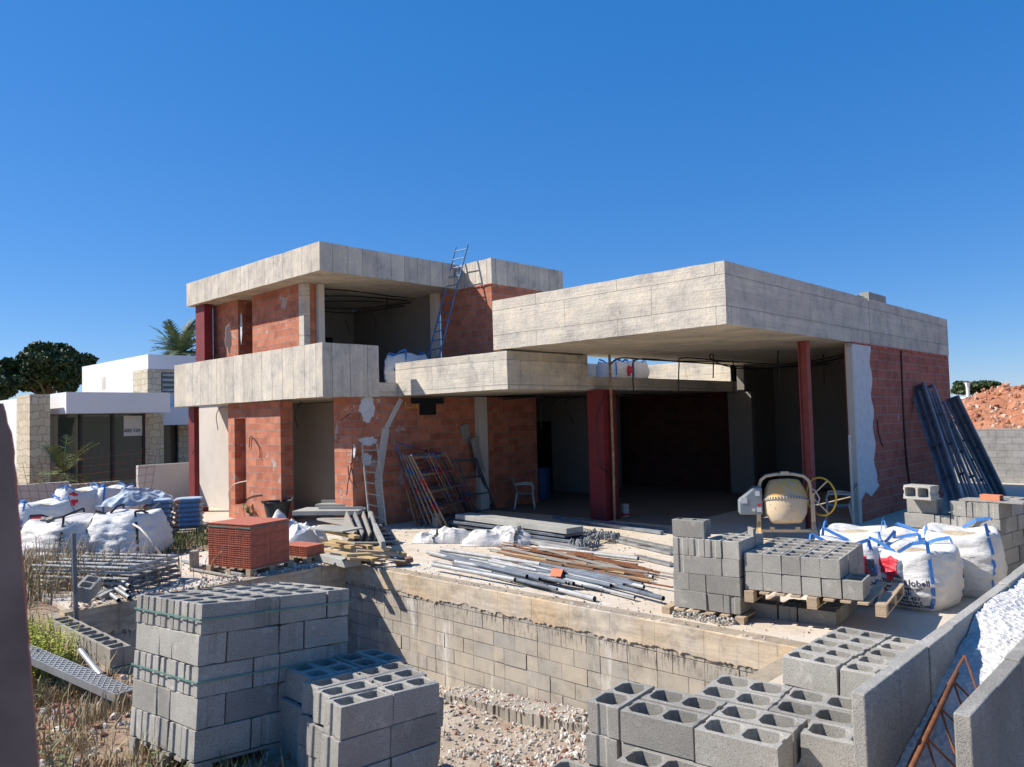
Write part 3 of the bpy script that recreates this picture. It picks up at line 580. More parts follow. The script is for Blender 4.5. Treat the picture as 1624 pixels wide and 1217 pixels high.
# ------------------------------------------------------------------ the unfinished house
hs = empty('unfinished_house', (12, 10, 0), 'unfinished concrete and brick villa with board marked flat roofs', 'house')
def hp(mb, name, m, label=None, bevel=0):
    mb.v = [(x-12, y-10, z) for x, y, z in mb.v]; o = mb.build(name, m, hs, bevel=bevel)
    if label: o['label'] = label
    return o
def slab(x0, y0, x1, y1, z0, z1, m, label, mb=None, name='roof_slab'):
    o = hp(MB().box((x0, y0, z0), (x1, y1, z1)), name, m, label); o.data.materials.append(M['soffit'])
    bm = bmesh.new(); bm.from_mesh(o.data)
    for ax_, lo_, hi_ in ((0, x0-12, x1-12), (1, y0-10, y1-10), (2, z0, z1)):
        n_ = int((hi_-lo_)/.16); nv_ = [0, 0, 0]; nv_[ax_] = 1
        if hi_-lo_ > .5:
            for k in range(1, n_): 
                c_ = [0, 0, 0]; c_[ax_] = lo_+(hi_-lo_)*k/n_
                bmesh.ops.bisect_plane(bm, geom=bm.verts[:]+bm.edges[:]+bm.faces[:], plane_co=c_, plane_no=nv_)
    for v_ in bm.verts:
        q_ = v_.co; e_ = sum((abs(q_.x-(x0-12)) < .001 or abs(q_.x-(x1-12)) < .001, abs(q_.y-(y0-10)) < .001 or abs(q_.y-(y1-10)) < .001, abs(q_.z-z0) < .001 or abs(q_.z-z1) < .001))
        a_ = .007 if e_ >= 2 else .0025
        d_ = V(noise.noise(q_*1.7), noise.noise(q_*1.7+V(9, 0, 0)), noise.noise(q_*1.7+V(0, 9, 0)))*a_+V(noise.noise(q_*7), noise.noise(q_*7+V(5, 0, 0)), noise.noise(q_*7+V(0, 5, 0)))*a_*.9
        v_.co += d_
    bm.normal_update(); bm.to_mesh(o.data); bm.free()
    for f in o.data.polygons:
        if f.normal.z < -.9: f.material_index = 1
    return o
slab(11.07, 5.85, 17.42, 11.0, 3.70, 4.70, M['board'], 'lower right roof, overhanging part')
slab(17.45, 5.85, 23.47, 11.0, 3.70, 4.70, M['board'], 'lower right roof, far part')
hp(MB().box((17.41, 5.9, 3.7), (17.46, 10.9, 4.68)), 'joint_strip', M['slab'])
hp(MB().box((16.9, 5.9, 4.7), (17.3, 6.1, 4.74)).box((17.5, 5.86, 4.7), (18.6, 6.06, 4.86)), 'loose_coping', M['slab'], 'pale pieces lying on the roof edge')
slab(11.07, 10.63, 13.55, 14.2, 2.90, 3.66, M['board'], 'middle canopy', name='canopy_slab')
slab(13.56, 10.7, 14.0, 14.2, 2.90, 3.21, M['board'], None, name='canopy_slab')
hp(MB().box((13.56, 10.64, 2.92), (20.6, 10.92, 3.21)), 'beam', M['board'], 'dark beam over the living room opening')
hp(MB().box((14.0, 10.93, 2.95), (22.2, 18.6, 3.19)), 'terrace_slab', M['board'])
hp(MB().box((13.6, 10.70, 3.215), (13.75, 10.95, 3.69)).box((13.3, 10.60, 3.2), (13.5, 10.64, 3.6)), 'bracket', M['board'])
# far terrace parapet seen through the gap
hp(MB().box((21.0, 10.93, 3.19), (21.15, 14.4, 3.92)).box((15, 14.42, 3.19), (21.15, 14.55, 3.92)), 'parapet', M['board'])
# upper storey
slab(9.70, 15.14, 14.02, 22.1, 5.80, 6.46, M['board_v'], 'upper roof', name='roof_slab')
slab(14.0+.022, 13.94, 16.9, 20, 5.80, 6.46, M['board_v'], 'upper roof box', name='roof_slab')
slab(9.08, 14.13, 9.28, 21.5, 2.88, 4.03, M['board_b'], 'balcony front', name='balcony_parapet')
slab(9.285, 14.13, 10.55, 14.33, 2.88, 4.03, M['board_b'], 'balcony return', name='balcony_parapet')
slab(9.285, 14.335, 13.9, 21.5, 2.89, 3.15, M['board_b'], None, name='floor_slab')
hp(MB().box((9.285, 21.3, 3.15), (10.2, 21.5, 4.03)), 'balcony_parapet', M['board_b'])
hp(MB().box((10.0, 14.14, 2.89), (11.06, 14.36, 3.20)), 'beam', M['board'], 'beam over the corner brick pier')
# upper walls
X1 = 10.25
hp(MB().box((X1, 16.95, 3.15), (X1+.24, 19.3, 5.8)), 'brick_wall', M['brick_s'], 'sunlit upper brick panel')
hp(MB().box((X1, 20.1, 3.15), (X1+.24, 21.6, 5.8)), 'brick_wall', M['brick_s'])
hp(MB().box((X1+.245, 20.1, 3.15), (X1+.9, 20.3, 5.8)), 'brick_wall', M['brick'])
hp(MB().box((X1+.5, 17.0, 3.15), (X1+.6, 22, 5.78)), 'inner_wall', M['dark'])  # near-black wall, painted as the unlit gap between the brick panels
hp(MB().box((X1-.01, 16.72, 3.15), (X1+.16, 16.945, 5.79)), 'pier', M['board'], 'concrete edge of the upper brick panel')
hp(MB().box((X1+.17, 16.74, 3.15), (X1+.33, 16.94, 5.79)), 'pier', M['brick'])
hp(MB().box((X1+.35, 16.62, 3.15), (X1+.52, 16.8, 5.79)), 'pier', M['plaster'], 'white plastered upper pier')
hp(MB().box((9.85, 21.3, 4.03), (10.1, 21.85, 5.8)), 'column', M['redsteel'], 'red column of the upper storey')
hp(MB().box((14.03, 13.96, 3.2), (14.25, 15.95, 5.8)), 'brick_wall', M['brick'], 'upper brick wall behind the blue ladder')
hp(MB().box((14.255, 13.96, 3.2), (16.9, 14.18, 5.8)), 'brick_wall', M['brick'])
hp(MB().box((13.86, 15.96, 3.2), (14.02, 16.2, 5.8)), 'pier', M['plaster'])
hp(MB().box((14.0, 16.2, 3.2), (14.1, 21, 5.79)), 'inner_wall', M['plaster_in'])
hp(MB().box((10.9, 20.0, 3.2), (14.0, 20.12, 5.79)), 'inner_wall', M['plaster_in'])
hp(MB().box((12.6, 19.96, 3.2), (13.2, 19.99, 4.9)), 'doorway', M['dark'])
# lower left walls
hp(MB().box((9.84, 14.2, 0), (10.15, 14.88, 2.89)), 'brick_pier', M['brick_s'], 'corner brick pier under the balcony')
hp(MB().box((10.155, 14.2, 0), (14.2, 14.45, 2.88)), 'brick_wall', M['brick_s'], 'shaded brick wall behind the leaning frames')
pn = MB()                                                   # brick pier with a tall niche
YN0, YN1 = at(428, 812, 'z', 0).y, at(366, 812, 'z', 0).y
XN = 9.33
yA, yB = at(445, 700, 'x', XN).y, at(362, 700, 'x', XN).y
nA, nB = at(390, 700, 'x', XN).y, at(372, 700, 'x', XN).y
pn.box((XN, yA, 0), (XN+.32, nA, 2.88)).box((XN, nB, 0), (XN+.32, yB, 2.88)).box((XN+.001, nA, 2.5), (XN+.32, nB, 2.879)).box((XN+.001, nA, 0), (XN+.32, nB, .35)).box((XN+.25, nA, .35), (XN+.318, nB, 2.5))
hp(pn, 'brick_pier', M['brick_s'], 'brick pier with a tall narrow niche')
hp(MB().box((11.55, 14.46, 0), (11.67, 21.5, 2.87)), 'plaster_wall', M['plaster'], 'grey plastered wall between the lower piers')
hp(MB().box((10.3, 18.8, 0), (10.42, 23, 2.87)), 'plaster_wall', M['plaster'])
hp(MB().box((9.38, 20.95, 0), (9.52, 21.3, 2.87)), 'column', M['redsteel'], 'red column at the far left corner')
hp(MB().box((9.3, 20.8, 0), (9.7, 21.2, .12)), 'column_base', M['redsteel'])
hp(MB().box((11.68, 21.6, 0), (18.6, 21.8, 2.87)).box((13.6, 14.5, 0), (13.75, 21.6, 2.87)), 'added_rear_wall', M['plaster_in'])  # unseen walls, added to darken the ground floor
# wall right of the brick wall
hp(MB().box((13.55, 14.05, 0), (13.85, 14.195, 2.88)), 'pier', M['plaster'], 'pale plastered pier beside the leaning boards')
hp(MB().box((14.21, 14.3, 0), (16.0, 14.5, 2.88)), 'brick_wall', M['brick'], 'dark brick wall behind the white chair')
hp(MB().box((18.6, 14.6, 0), (18.75, 16.0, 2.94)).box((18.6, 16.0, 2.2), (18.75, 16.9, 2.94)).box((18.6, 16.9, 0), (18.75, 19, 2.94)), 'plaster_wall', M['plaster_in'])
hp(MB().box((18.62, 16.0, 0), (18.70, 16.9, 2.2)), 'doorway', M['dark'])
hp(MB().box((18.76, 14.7, 0), (20.5, 14.85, 2.94)), 'plaster_wall', M['plaster_in'])
hp(MB().box((21.4, 10.9, 0), (21.5, 18.6, 2.97)).box((14, 18.5, 0), (21.4, 18.6, 2.94)), 'brick_wall', m_brick('brick_shade_darkened', (.09, .03, .02), (.06, .02, .015), (.07, .055, .045)), 'dark brick back wall of the living room')  # brick colours darkened to paint in the shade of the room
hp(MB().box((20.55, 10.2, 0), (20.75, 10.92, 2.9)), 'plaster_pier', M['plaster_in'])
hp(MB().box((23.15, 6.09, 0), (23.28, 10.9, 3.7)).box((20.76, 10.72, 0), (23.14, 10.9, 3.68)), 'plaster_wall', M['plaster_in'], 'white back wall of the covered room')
hp(MB().box((20.76, 10.5, 2.9), (20.9, 10.92, 3.7)), 'plaster_pier', M['plaster_in'])
# right hand end of the house
hp(MB().box((16.3, 5.86, 0), (16.5, 5.98, 3.68)), 'pier', M['plaster'])
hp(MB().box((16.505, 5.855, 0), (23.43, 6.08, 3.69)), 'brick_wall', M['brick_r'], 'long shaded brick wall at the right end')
pt = MB(); ys_ = []
N = 26
def edge_x(z): return 17.34+.06*math.sin(z*9)+.05*nzv((z, 3, 1), 3)+(.0 if z > .75 else .2)
poly = [(16.31, .42)]+[(16.31, 3.66)]+[(edge_x(3.66-k*3.0/N)-.0, 3.66-k*3.0/N) for k in range(N+1)]+[(17.0, .48), (16.7, .6), (16.4, .45)]
mm = Matrix(((1, 0, 0, 0), (0, 0, 1, 0), (0, 1, 0, 0), (0, 0, 0, 1)))
hp(MB().prism([(x-.0, z) for x, z in poly], 5.835, 5.853, mm), 'render_patch', M['patch'], 'white rendered corner strip')
hp(MB().box((23.3, 6.09, 0), (23.43, 10.95, 3.69)), 'brick_wall', M['brick'])
hp(MB().box((16.22, 5.82, 0), (16.29, 5.95, 3.6)), 'corner_bead', M['plaster'])
# red steel columns
hp(MB().box((13.82, 10.36, 0), (14.0, 10.80, 2.9)).box((14.0, 10.36, 0), (14.30, 10.46, 2.9)).box((14.001, 10.5, 0), (14.3, 10.80, 2.9)), 'column', M['redsteel'], 'wide dark red steel column under the canopy')
q0 = at(968, 560, 'x', 13.6); q1 = at(975, 826, 'z', 0)
hp(MB().tube([q1, (q1.x+.02, q1.y, 1.5), (q1.x, q1.y, 3.68)], .03, 10), 'prop_pole', M['rustpole'], 'rusty prop pole in front of the red column')
pb = at(1287, 838, 'z', 0)
hp(MB().box((pb.x-.08, pb.y-.09, 0), (pb.x+.08, pb.y-.075, 3.69)).box((pb.x-.08, pb.y+.075, 0), (pb.x+.08, pb.y+.09, 3.69)).box((pb.x-.01, pb.y-.075, 0), (pb.x+.01, pb.y+.075, 3.69)), 'column', M['redpost'], 'slim faded red steel post')
# mortar blobs under the roofs
def ragged(a, b, n, h):
    a, b = Vector(a), Vector(b); vs = []
    for k in range(n+1):
        q = a.lerp(b, k/n); z = h*(.3+1.4*abs(nzv(q, 5)))
        vs += [q, q+V(0, 0, -z), q+V(.0, .0, -z)+((b-a).normalized().cross(V(0, 0, 1)))*.025, q+((b-a).normalized().cross(V(0, 0, 1)))*.03]
    return MB().add(vs, [(4*k+i, 4*k+(i+1) % 4, 4*k+4+(i+1) % 4, 4*k+4+i) for k in range(n) for i in range(4)])
hp(ragged((16.3, 5.86, 3.702), (23.3, 5.86, 3.702), 160, .06), 'mortar_line', M['clay'])
hp(ragged((14.025, 15.1, 5.802), (14.025, 13.95, 5.802), 40, .07), 'mortar_line', M['clay'])
# render splashes on the bricks: ragged flat patches of plaster with thickness
def splash(c, ax, rw, rh, seed, m='patch', th=.008, label=None, n=120):
    r0 = random.Random(seed); ph = []
    for k in range(n):
        a_ = 2*math.pi*k/n; s_ = 1+.55*noise.noise(V(math.cos(a_)*1.3+seed, math.sin(a_)*1.3, seed))+.22*noise.noise(V(math.cos(a_)*5+seed, math.sin(a_)*5, seed))+.12*noise.noise(V(math.cos(a_)*14, math.sin(a_)*14, seed))
        ph.append((math.cos(a_)*rw*s_, math.sin(a_)*rh*s_))
    if ax == 'y': mx = Matrix(((1, 0, 0, c[0]), (0, 0, -1, c[1]), (0, 1, 0, c[2]), (0, 0, 0, 1)))
    else: mx = Matrix(((0, 0, -1, c[0]), (1, 0, 0, c[1]), (0, 1, 0, c[2]), (0, 0, 0, 1)))
    return hp(MB().prism(ph, -.002, th, mx), 'render_patch', M[m], label)
def sp(px, py, ax, v, rw, rh, seed, **k): q = at(px, py, ax, v); return splash(q, ax, rw, rh, seed, **k)
sp(583, 648, 'y', 14.2, .20, .30, 1, label='white render splash on the corner pier'); sp(583, 700, 'y', 14.2, .22, .09, 2); sp(582, 728, 'y', 14.2, .14, .13, 3); sp(562, 715, 'x', 9.84, .05, .12, 4)
dr = MB()
for (a_, b_, r_) in (((636, 633), (612, 680), .06), ((612, 680), (600, 760), .10), ((600, 760), (607, 830), .10)):
    dr.bar(at(*a_, 'y', 14.19), at(*b_, 'y', 14.19), r_*2, .012, up=(0, 1, 0))
hp(dr, 'render_patch', M['plaster'], 'smeared mortar line running down the brick wall')
sp(760, 690, 'y', 14.2, .16, .75, 5, m='plaster', n=160); sp(383, 520, 'x', X1-.02, .05, .4, 8, m='patch')
sp(362, 535, 'y', 20.1, .08, .4, 31, m='plaster')
# conduits
def conduit(pts, r=.013, label=None, m='black'):
    pts = [Vector(q) for q in pts]; out = []
    for i in range(len(pts)-1):
        p0 = pts[max(i-1, 0)]; p1 = pts[i]; p2 = pts[i+1]; p3 = pts[min(i+2, len(pts)-1)]
        for k in range(6):
            s = k/6; out.append(.5*((2*p1)+(-p0+p2)*s+(2*p0-5*p1+4*p2-p3)*s*s+(-p0+3*p1-3*p2+p3)*s**3))
    out.append(pts[-1]); hp(MB().tube(out, r, 6), 'conduit', M[m], label)
def cpx(L, ax, v, r=.013, m='black'): conduit([at(a, b, ax, v) for a, b in L], r, m=m)
for L, v in (((((490, 466), (520, 462), (580, 467), (672, 474))), 17.6), ((((490, 470), (560, 470), (640, 476), (673, 473))), 17.4), ((((490, 478), (540, 478), (620, 478), (672, 476))), 18), ((((490, 486), (540, 490), (600, 487), (672, 477))), 17.2), ((((492, 490), (550, 497), (610, 490), (672, 480))), 17.5), ((((500, 458), (560, 462), (620, 470), (672, 474))), 17.0), ((((500, 459), (495, 470), (510, 492), (515, 510), (513, 521))), 17.2), ((((510, 458), (508, 475), (512, 490), (515, 505))), 17.1), ((((614, 472), (614, 500), (617, 515))), 17.3), ((((590, 495), (596, 505), (596, 522))), 17.6), ((((548, 508), (552, 520), (556, 530))), 18)): cpx(L, 'y', v, .018)
for L, v in (((((968, 578), (985, 568), (1030, 571), (1080, 573), (1165, 574), (1250, 578), (1338, 572))), 9.5), ((((1005, 620), (1004, 590), (1012, 570), (1080, 574), (1165, 580), (1200, 588))), 9.3), ((((1076, 622), (1077, 580), (1082, 568), (1130, 571), (1172, 575))), 9.2), ((((1131, 600), (1131, 563), (1126, 568), (1150, 580), (1200, 585), (1340, 576))), 9.0), ((((1164, 625), (1163, 580), (1161, 572))), 9.4), ((((1229, 612), (1233, 590), (1236, 553), (1260, 556), (1340, 560))), 7.6), ((((1237, 622), (1237, 590), (1234, 570))), 7.7), ((((1307, 610), (1306, 580), (1306, 562))), 7.2), ((((1215, 580), (1280, 574), (1340, 562))), 7.0), ((((1215, 583), (1290, 577), (1340, 566))), 7.3)): cpx(L, 'y', v, .016)
for L, v in (((((798, 634), (850, 630), (930, 632))), 12.5), ((((790, 632), (860, 628), (935, 629))), 13), ((((858, 680), (858, 640), (870, 630))), 13), ((((910, 672), (897, 645), (905, 632), (935, 628))), 12), ((((882, 675), (870, 650), (884, 632))), 12.4), ((((985, 626), (1060, 628), (1160, 632))), 12), ((((960, 625), (948, 660), (950, 735), (962, 748), (975, 765))), 10.3)): cpx(L, 'y', v, .014)
for L, v in (((((346, 683), (343, 660), (350, 647), (362, 646))), 9.8), ((((472, 680), (468, 655), (478, 637))), 10.6), ((((540, 667), (556, 656))), 9.58), ((((412, 727), (411, 710), (398, 692), (395, 710))), 9.3), ((((560, 707), (557, 740), (552, 765), (550, 785))), 9.55), ((((556, 735), (562, 765), (566, 775), (555, 760), (552, 740))), 9.56), ((((305, 720), (312, 705), (313, 700))), 9.35)): cpx(L, 'x', v, .010)
cpx(((365, 800), (363, 780), (372, 768), (392, 763)), 'x', 9.1, .012, 'plaster')
conduit([at(1429, 556, 'y', 5.84), at(1432, 640, 'y', 5.84), at(1437, 720, 'y', 5.83), at(1443, 770, 'y', 5.82)], .022)
conduit([at(1391, 665, 'y', 5.84), at(1394, 690, 'y', 5.82), at(1400, 708, 'y', 5.84)], .012)
# writing on the bricks
def text_mesh(txt, size, spacing=1.0, bold=0):
    cu_ = bpy.data.curves.new('t', 'FONT'); cu_.body = txt; cu_.size = size; cu_.space_character = spacing; cu_.offset = bold; cu_.resolution_u = 2
    ob = bpy.data.objects.new('t', cu_); col.objects.link(ob); dg = bpy.context.evaluated_depsgraph_get(); me = bpy.data.meshes.new_from_object(ob.evaluated_get(dg))
    bpy.data.objects.remove(ob); return me
me = text_mesh('LSN', .24); mb = MB(); q = at(641, 648, 'y', 14.19)
mb.add([(q.x+v.co.x*1.5, 14.194-.0, q.z+v.co.y) for v in me.vertices], [tuple(p_.vertices) for p_ in me.polygons]); hp(mb, 'chalk_writing', M['yellow'], 'faint yellow letters on the brick wall')
hp(MB().box((11.75, 14.17, 2.45), (12.25, 14.196, 2.72)).box((11.5, 14.172, 2.72), (12.5, 14.196, 2.86)), 'wall_opening', M['dark'])
me = text_mesh('S', .22); mb = MB(); q = at(1424, 667, 'y', 5.85); mb.add([(q.x+v.co.x, 5.848, q.z+v.co.y) for v in me.vertices], [tuple(p_.vertices) for p_ in me.polygons]); hp(mb, 'painted_letter', M['patch'])
# ================================================================== loose things
def tubes(name, a, b, r, m, label, cat, group=None, n=10): return thing1(MB().tube([a, b], r, n), name, M[m], label, cat, group, smooth=False)
# ---------- ladders
def ladder(name, bl, br_, tl, tr, n, rail, rung, m, label, flat=False):
    bl, br_, tl, tr = map(Vector, (bl, br_, tl, tr)); e = empty(name, (bl+br_)/2, label, 'ladder'); o = (bl+br_)/2
    for a, b in ((bl, tl), (br_, tr)):
        (MB().bar(a-o, b-o, rail*1.6, rail) if flat else MB().tube([a-o, b-o], rail, 8)).build('rail', M[m], e)
    for k in range(n):
        s = (k+.5)/n; MB().tube([bl.lerp(tl, s)-o, br_.lerp(tr, s)-o], rung, 6).build('rung', M[m], e)
    return e
b1, b2 = at(677, 566, 'z', 3.2), at(697, 564, 'z', 3.2)
b1 = at(675, 570, 'x', 12.9); b2 = at(693, 566, 'x', 12.9); b1.z = b2.z = 3.2
t1 = at(723, 392, 'x', 13.9); t2 = at(742, 388, 'x', 13.9)
b1 = V(12.75, 15.05, 3.2); b2 = V(12.95, 14.62, 3.2)
b1 = at(676, 574, 'z', 3.2+.0) if False else at(676, 566, 'x', 12.9); b2 = at(694, 562, 'x', 12.9)
ladder('ladder', b1-V(0, 0, .2), b2-V(0, 0, .2), t1, t2, 13, .022, .014, 'bluepaint', 'long blue ladder leaning from the terrace onto the upper roof')
q = at(725, 430, 'x', 13.95); kb = MB()
for k in range(9):
    a_ = rnd.uniform(0, 6.3); kb.tube([q+V(-.05, math.cos(a_)*.05, math.sin(a_)*.05), q+V(-.1, math.cos(a_)*.14, math.sin(a_)*.16), q+V(-.06, math.cos(a_)*.2, math.sin(a_)*.25-.05)], [.05, .04, .012], 6)
thing1(kb, 'rag', M['patch'], 'white rag knotted round the blue ladder at the roof edge', 'rag', smooth=True)
lb1, lb2 = at(586, 826, 'y', 13.75), at(612, 834, 'y', 13.65); lt1, lt2 = at(574, 706, 'y', 14.1), at(598, 705, 'y', 14.1)
ladder('ladder', lb1, lb2, lt1, lt2, 7, .02, .013, 'ladderw', 'short cream metal ladder leaning on the corner brick pier', True)
# ---------- scaffold frames
def frame(bl, br_, tl, tr, label, m='framep', rungs=4, extra=True):
    bl, br_, tl, tr = map(Vector, (bl, br_, tl, tr)); e = empty('scaffold_frame', bl, label, 'scaffold frame', 'scaffold frames leaning on the brick wall'); o = bl
    for a, b in ((bl, tl), (br_, tr)): MB().tube([a-o, b-o], .021, 8).build('upright', M[m], e)
    for k in range(rungs+1):
        s = .03+.93*k/rungs; MB().tube([bl.lerp(tl, s)-o, br_.lerp(tr, s)-o], .017, 7).build('rung', M[m], e)
    if extra:
        MB().tube([bl.lerp(br_, .62)-o, tl.lerp(tr, .62)-o], .014, 7).build('brace', M[m], e)
        MB().tube([bl.lerp(br_, .42)-o, tl.lerp(tr, .48)-o], .012, 7).build('brace', M[m], e)
    return e
fl = ['front frame, blue and red painted', 'second frame from the front', 'third frame from the front', 'fourth frame from the front', 'fifth frame from the front', 'sixth frame from the front', 'rearmost frame, standing furthest left']
for k in range(7):
    bl = at(711-8.5*k, 838-.6*k, 'z', 0); br_ = at(757-7*k, 814, 'z', 0)
    tl = at(652-4.6*k, 722-(4.5*k if k == 6 else 1.0*k), 'y', min(13.95, 12.6+.25*k)); tr = at(706-5*k, 718-1*k, 'y', min(13.95, 12.9+.2*k))
    frame(bl, br_, tl, tr, 'steel scaffold frame leaning on the brick wall, '+fl[k], 'framep' if k in (0, 1, 3, 6) else ('rust' if k % 2 else 'steel_d'), 4, k < 2)
for k in range(2):
    bl = at(748+7*k, 815, 'z', 0); br_ = at(782+4*k, 808, 'z', 0); tl = at(716+8*k, 728-2*k, 'y', 13.9); tr = at(752+3*k, 727, 'y', 13.9)
    frame(bl, br_, tl, tr, ['grey scaffold frame leaning right of the painted ones', 'dark frame furthest right on the brick wall'][k], 'steel_d', 3, False)
def plank(a, b, wd, th, m, label, name='plank', cat='board', up=(0, 0, 1), group=None, mir=0): return thing1(MB().bar(a, b, wd, th, up), name, M[m], label, cat, group, bevel=.003)
plank(at(760, 790, 'z', .3), at(735, 674, 'y', 14.15), .24, .04, 'greywood', 'tall weathered board leaning on the brick wall', up=(0, 1, .3))
plank(at(775, 800, 'z', .15), at(751, 694, 'y', 14.0), .22, .04, 'greywood', 'second weathered board leaning beside the plastered pier', up=(0, 1, .3))
q = at(694, 836, 'z', 0)
thing1(MB().lathe([(0, 0), (.12, 0), (.12, .22), (.10, .26), (.11, .3), (0, .31)], 18, Matrix.Translation(q)), 'pot', M['tile'], 'small grey pot at the foot of the scaffold frames', 'pot', smooth=False)
# ---------- plastic chairs
def chair(p, rz, label, sc_=1.0):
    e = empty('plastic_chair', p, label, 'chair', rz=rz)
    Z = .42
    seat = MB(); vs, fs = grid_surface(lambda u, v: (-.22+.44*u, -.22+.42*v, Z+.02*math.cos(math.pi*(u-.5))-.02-.02*math.sin(math.pi*v)), 8, 8)
    vs2 = [(x, y, z-.02) for x, y, z in vs]; seat.add(vs, fs).add(vs2, fs); seat.box((-.22, -.23, Z-.035), (.22, -.21, Z)); seat.build('seat', M['plasticw'], e, smooth=True)
    bk = MB()
    def bf(u, v): return ((-.21+.42*u)*(1-.12*v), .2+.13*v+.03*(1-(2*u-1)**2), Z+.42*v-(.06*(2*u-1)**2 if v > .95 else 0))
    vs, fs = grid_surface(bf, 8, 8); bk.add(vs, fs).add([(x, y+.015, z) for x, y, z in vs], fs); bk.build('backrest', M['plasticw'], e, smooth=True)
    for sx in (-1, 1):
        MB().bar((sx*.2, -.2, Z), (sx*.25, -.25, 0), .045, .03, (0, 1, 0)).build('leg', M['plasticw'], e)
        MB().bar((sx*.2, .2, Z), (sx*.24, .27, 0), .045, .03, (0, 1, 0)).build('leg', M['plasticw'], e)
        MB().tube([(sx*.23, -.21, Z-.02), (sx*.27, -.22, Z+.1), (sx*.27, -.18, Z+.21), (sx*.265, 0, Z+.22), (sx*.21, .26, Z+.20)], [.016, .018, .022, .022, .016], 7).build('armrest', M['plasticw'], e)
    return e
chair((14.72, 13.62, 0), R(40), 'white plastic chair by the dark brick wall under the canopy')
chair(at(1331, 832, 'z', 0), R(200), 'white plastic chair beside the white rendered corner')
tubes('white_pole', at(1354, 838, 'z', 0), at(1347, 690, 'x', 15.5), .025, 'plasticw', 'thin white pole standing in front of the white rendered corner', 'pole')
q = at(858, 790, 'z', 0); thing1(MB().lathe([(0, 0), (.27, 0), (.29, .3), (.27, .6), (.29, .85), (.26, .88), (0, .88)], 20, Matrix.Translation(q)), 'plastic_drum', simple('blue_plastic', (.03, .07, .2), .5), 'blue plastic drum behind the white chair in the dark', 'drum', smooth=False)
q = at(992, 819, 'z', 0); e = empty('paint_tin', q, 'small white tin with red label beside the red column', 'tin')
MB().lathe([(0, 0), (.09, 0), (.09, .28), (0, .28)], 16).build('can', M['plasticw'], e); MB().lathe([(.092, .02), (.092, .07)], 16).build('label_band', M['red'], e); MB().lathe([(.092, .17), (.092, .24)], 6).build('label_band', M['red'], e)
# ---------- cement mixer
mc = at(1248, 860, 'z', 0); vd = V(mc.x, mc.y, 0).normalized(); rt = V(vd.y, -vd.x, 0)
mx = empty('cement_mixer', mc, 'cream cement mixer with grey motor box and yellow tipping wheel', 'cement mixer', rz=math.atan2(rt.y, rt.x)+.12)
Rm = Matrix.Translation((0, 0, .74)) @ Matrix.Rotation(R(-14), 4, 'X')
dpr = [(0, -.40), (.24, -.40), (.27, -.37), (.345, -.24), (.37, -.06), (.375, -.01)]
MB().lathe(dpr, 36, Rm).build('drum_bowl', M['mixer'], mx, smooth=True)
MB().lathe([(.375, -.03), (.392, -.03), (.392, .012), (.375, .012)], 36, Rm).build('drum_rim', M['mixer'], mx)
MB().lathe([(.372, .01), (.37, .05), (.33, .2), (.265, .33), (.25, .34), (.25, .33), (.26, .32), (.32, .19), (.36, .03)], 36, Rm).build('drum_cone', M['mixer_o'], mx, smooth=True)
tr2 = MB()
for k in range(48):
    a_ = 2*math.pi*k/48; tr2.box((-.008, .388, -.028), (.008, .402, .008), Rm @ Matrix.Rotation(a_, 4, 'Z'))
tr2.build('gear_ring', M['steel_d'], mx)
MB().prism([(-.02, -.11), (.10, -.14), (.02, .04)], -.388, -.375, Matrix.Translation((0, 0, .66)) @ Matrix.Rotation(R(90), 4, 'X')).build('sticker', M['patch'], mx)
yk = [(-.43, 0, .74), (-.43, -.02, 1.0), (-.40, -.04, 1.10), (-.32, -.06, 1.17), (-.15, -.07, 1.20), (.15, -.07, 1.20), (.32, -.06, 1.16), (.40, -.04, 1.08), (.43, -.02, .98), (.43, 0, .74)]
MB().tube(yk, .028, 10).build('yoke', M['mixer'], mx, smooth=True)
MB().box((-.07, -.12, 1.19), (.07, -.03, 1.25)).build('yoke_plate', M['mixer'], mx, bevel=.005)
for sx in (-1, 1):
    MB().bar((sx*.46, 0, 0.02), (sx*.455, 0, .86), .07, .05, (0, 1, 0)).build('upright', M['mixer'], mx, bevel=.004)
    MB().bar((sx*.46, 0, .36), (sx*.47, -.42, .0), .05, .035).build('foot', M['mixer_o' if sx < 0 else 'mixer'], mx, bevel=.004)
    MB().bar((sx*.46, 0, .36), (sx*.47, .42, .0), .05, .035).build('foot', M['mixer'], mx, bevel=.004)
MB().bar((-.46, 0, .20), (.46, 0, .20), .05, .05).build('crossbar', M['mixer'], mx, bevel=.004)
MB().box((-.28, -.04, .225), (-.2, .0, .27)).box((.15, -.04, .225), (.23, .0, .27)).build('bracket', M['mixer'], mx)
mo = MB().prism([(-.20, .50), (.20, .50), (.20, .98), (.06, .98), (-.20, .74)], -.16, .16, Matrix.Translation((-.60, 0, 0)) @ Matrix(((1, 0, 0, 0), (0, 0, 1, 0), (0, 1, 0, 0), (0, 0, 0, 1)))).build('motor_box', M['mbox'], mx, bevel=.03)
MB().box((-.76, -.166, .70), (-.66, -.162, .80)).build('sticker', M['patch'], mx); MB().box((-.52, -.166, .83), (-.44, -.162, .92)).build('sticker', M['patch'], mx); MB().box((-.49, -.166, .655), (-.42, -.162, .69)).build('sticker', M['red'], mx); MB().box((-.58, -.166, .56), (-.53, -.162, .61)).build('sticker', M['patch'], mx); MB().box((-.50, -.166, .55), (-.42, -.162, .63)).build('sticker', M['patch'], mx)
wr = [( .60, .33*math.cos(a_*math.pi/16), .80+.33*math.sin(a_*math.pi/16)) for a_ in range(33)]
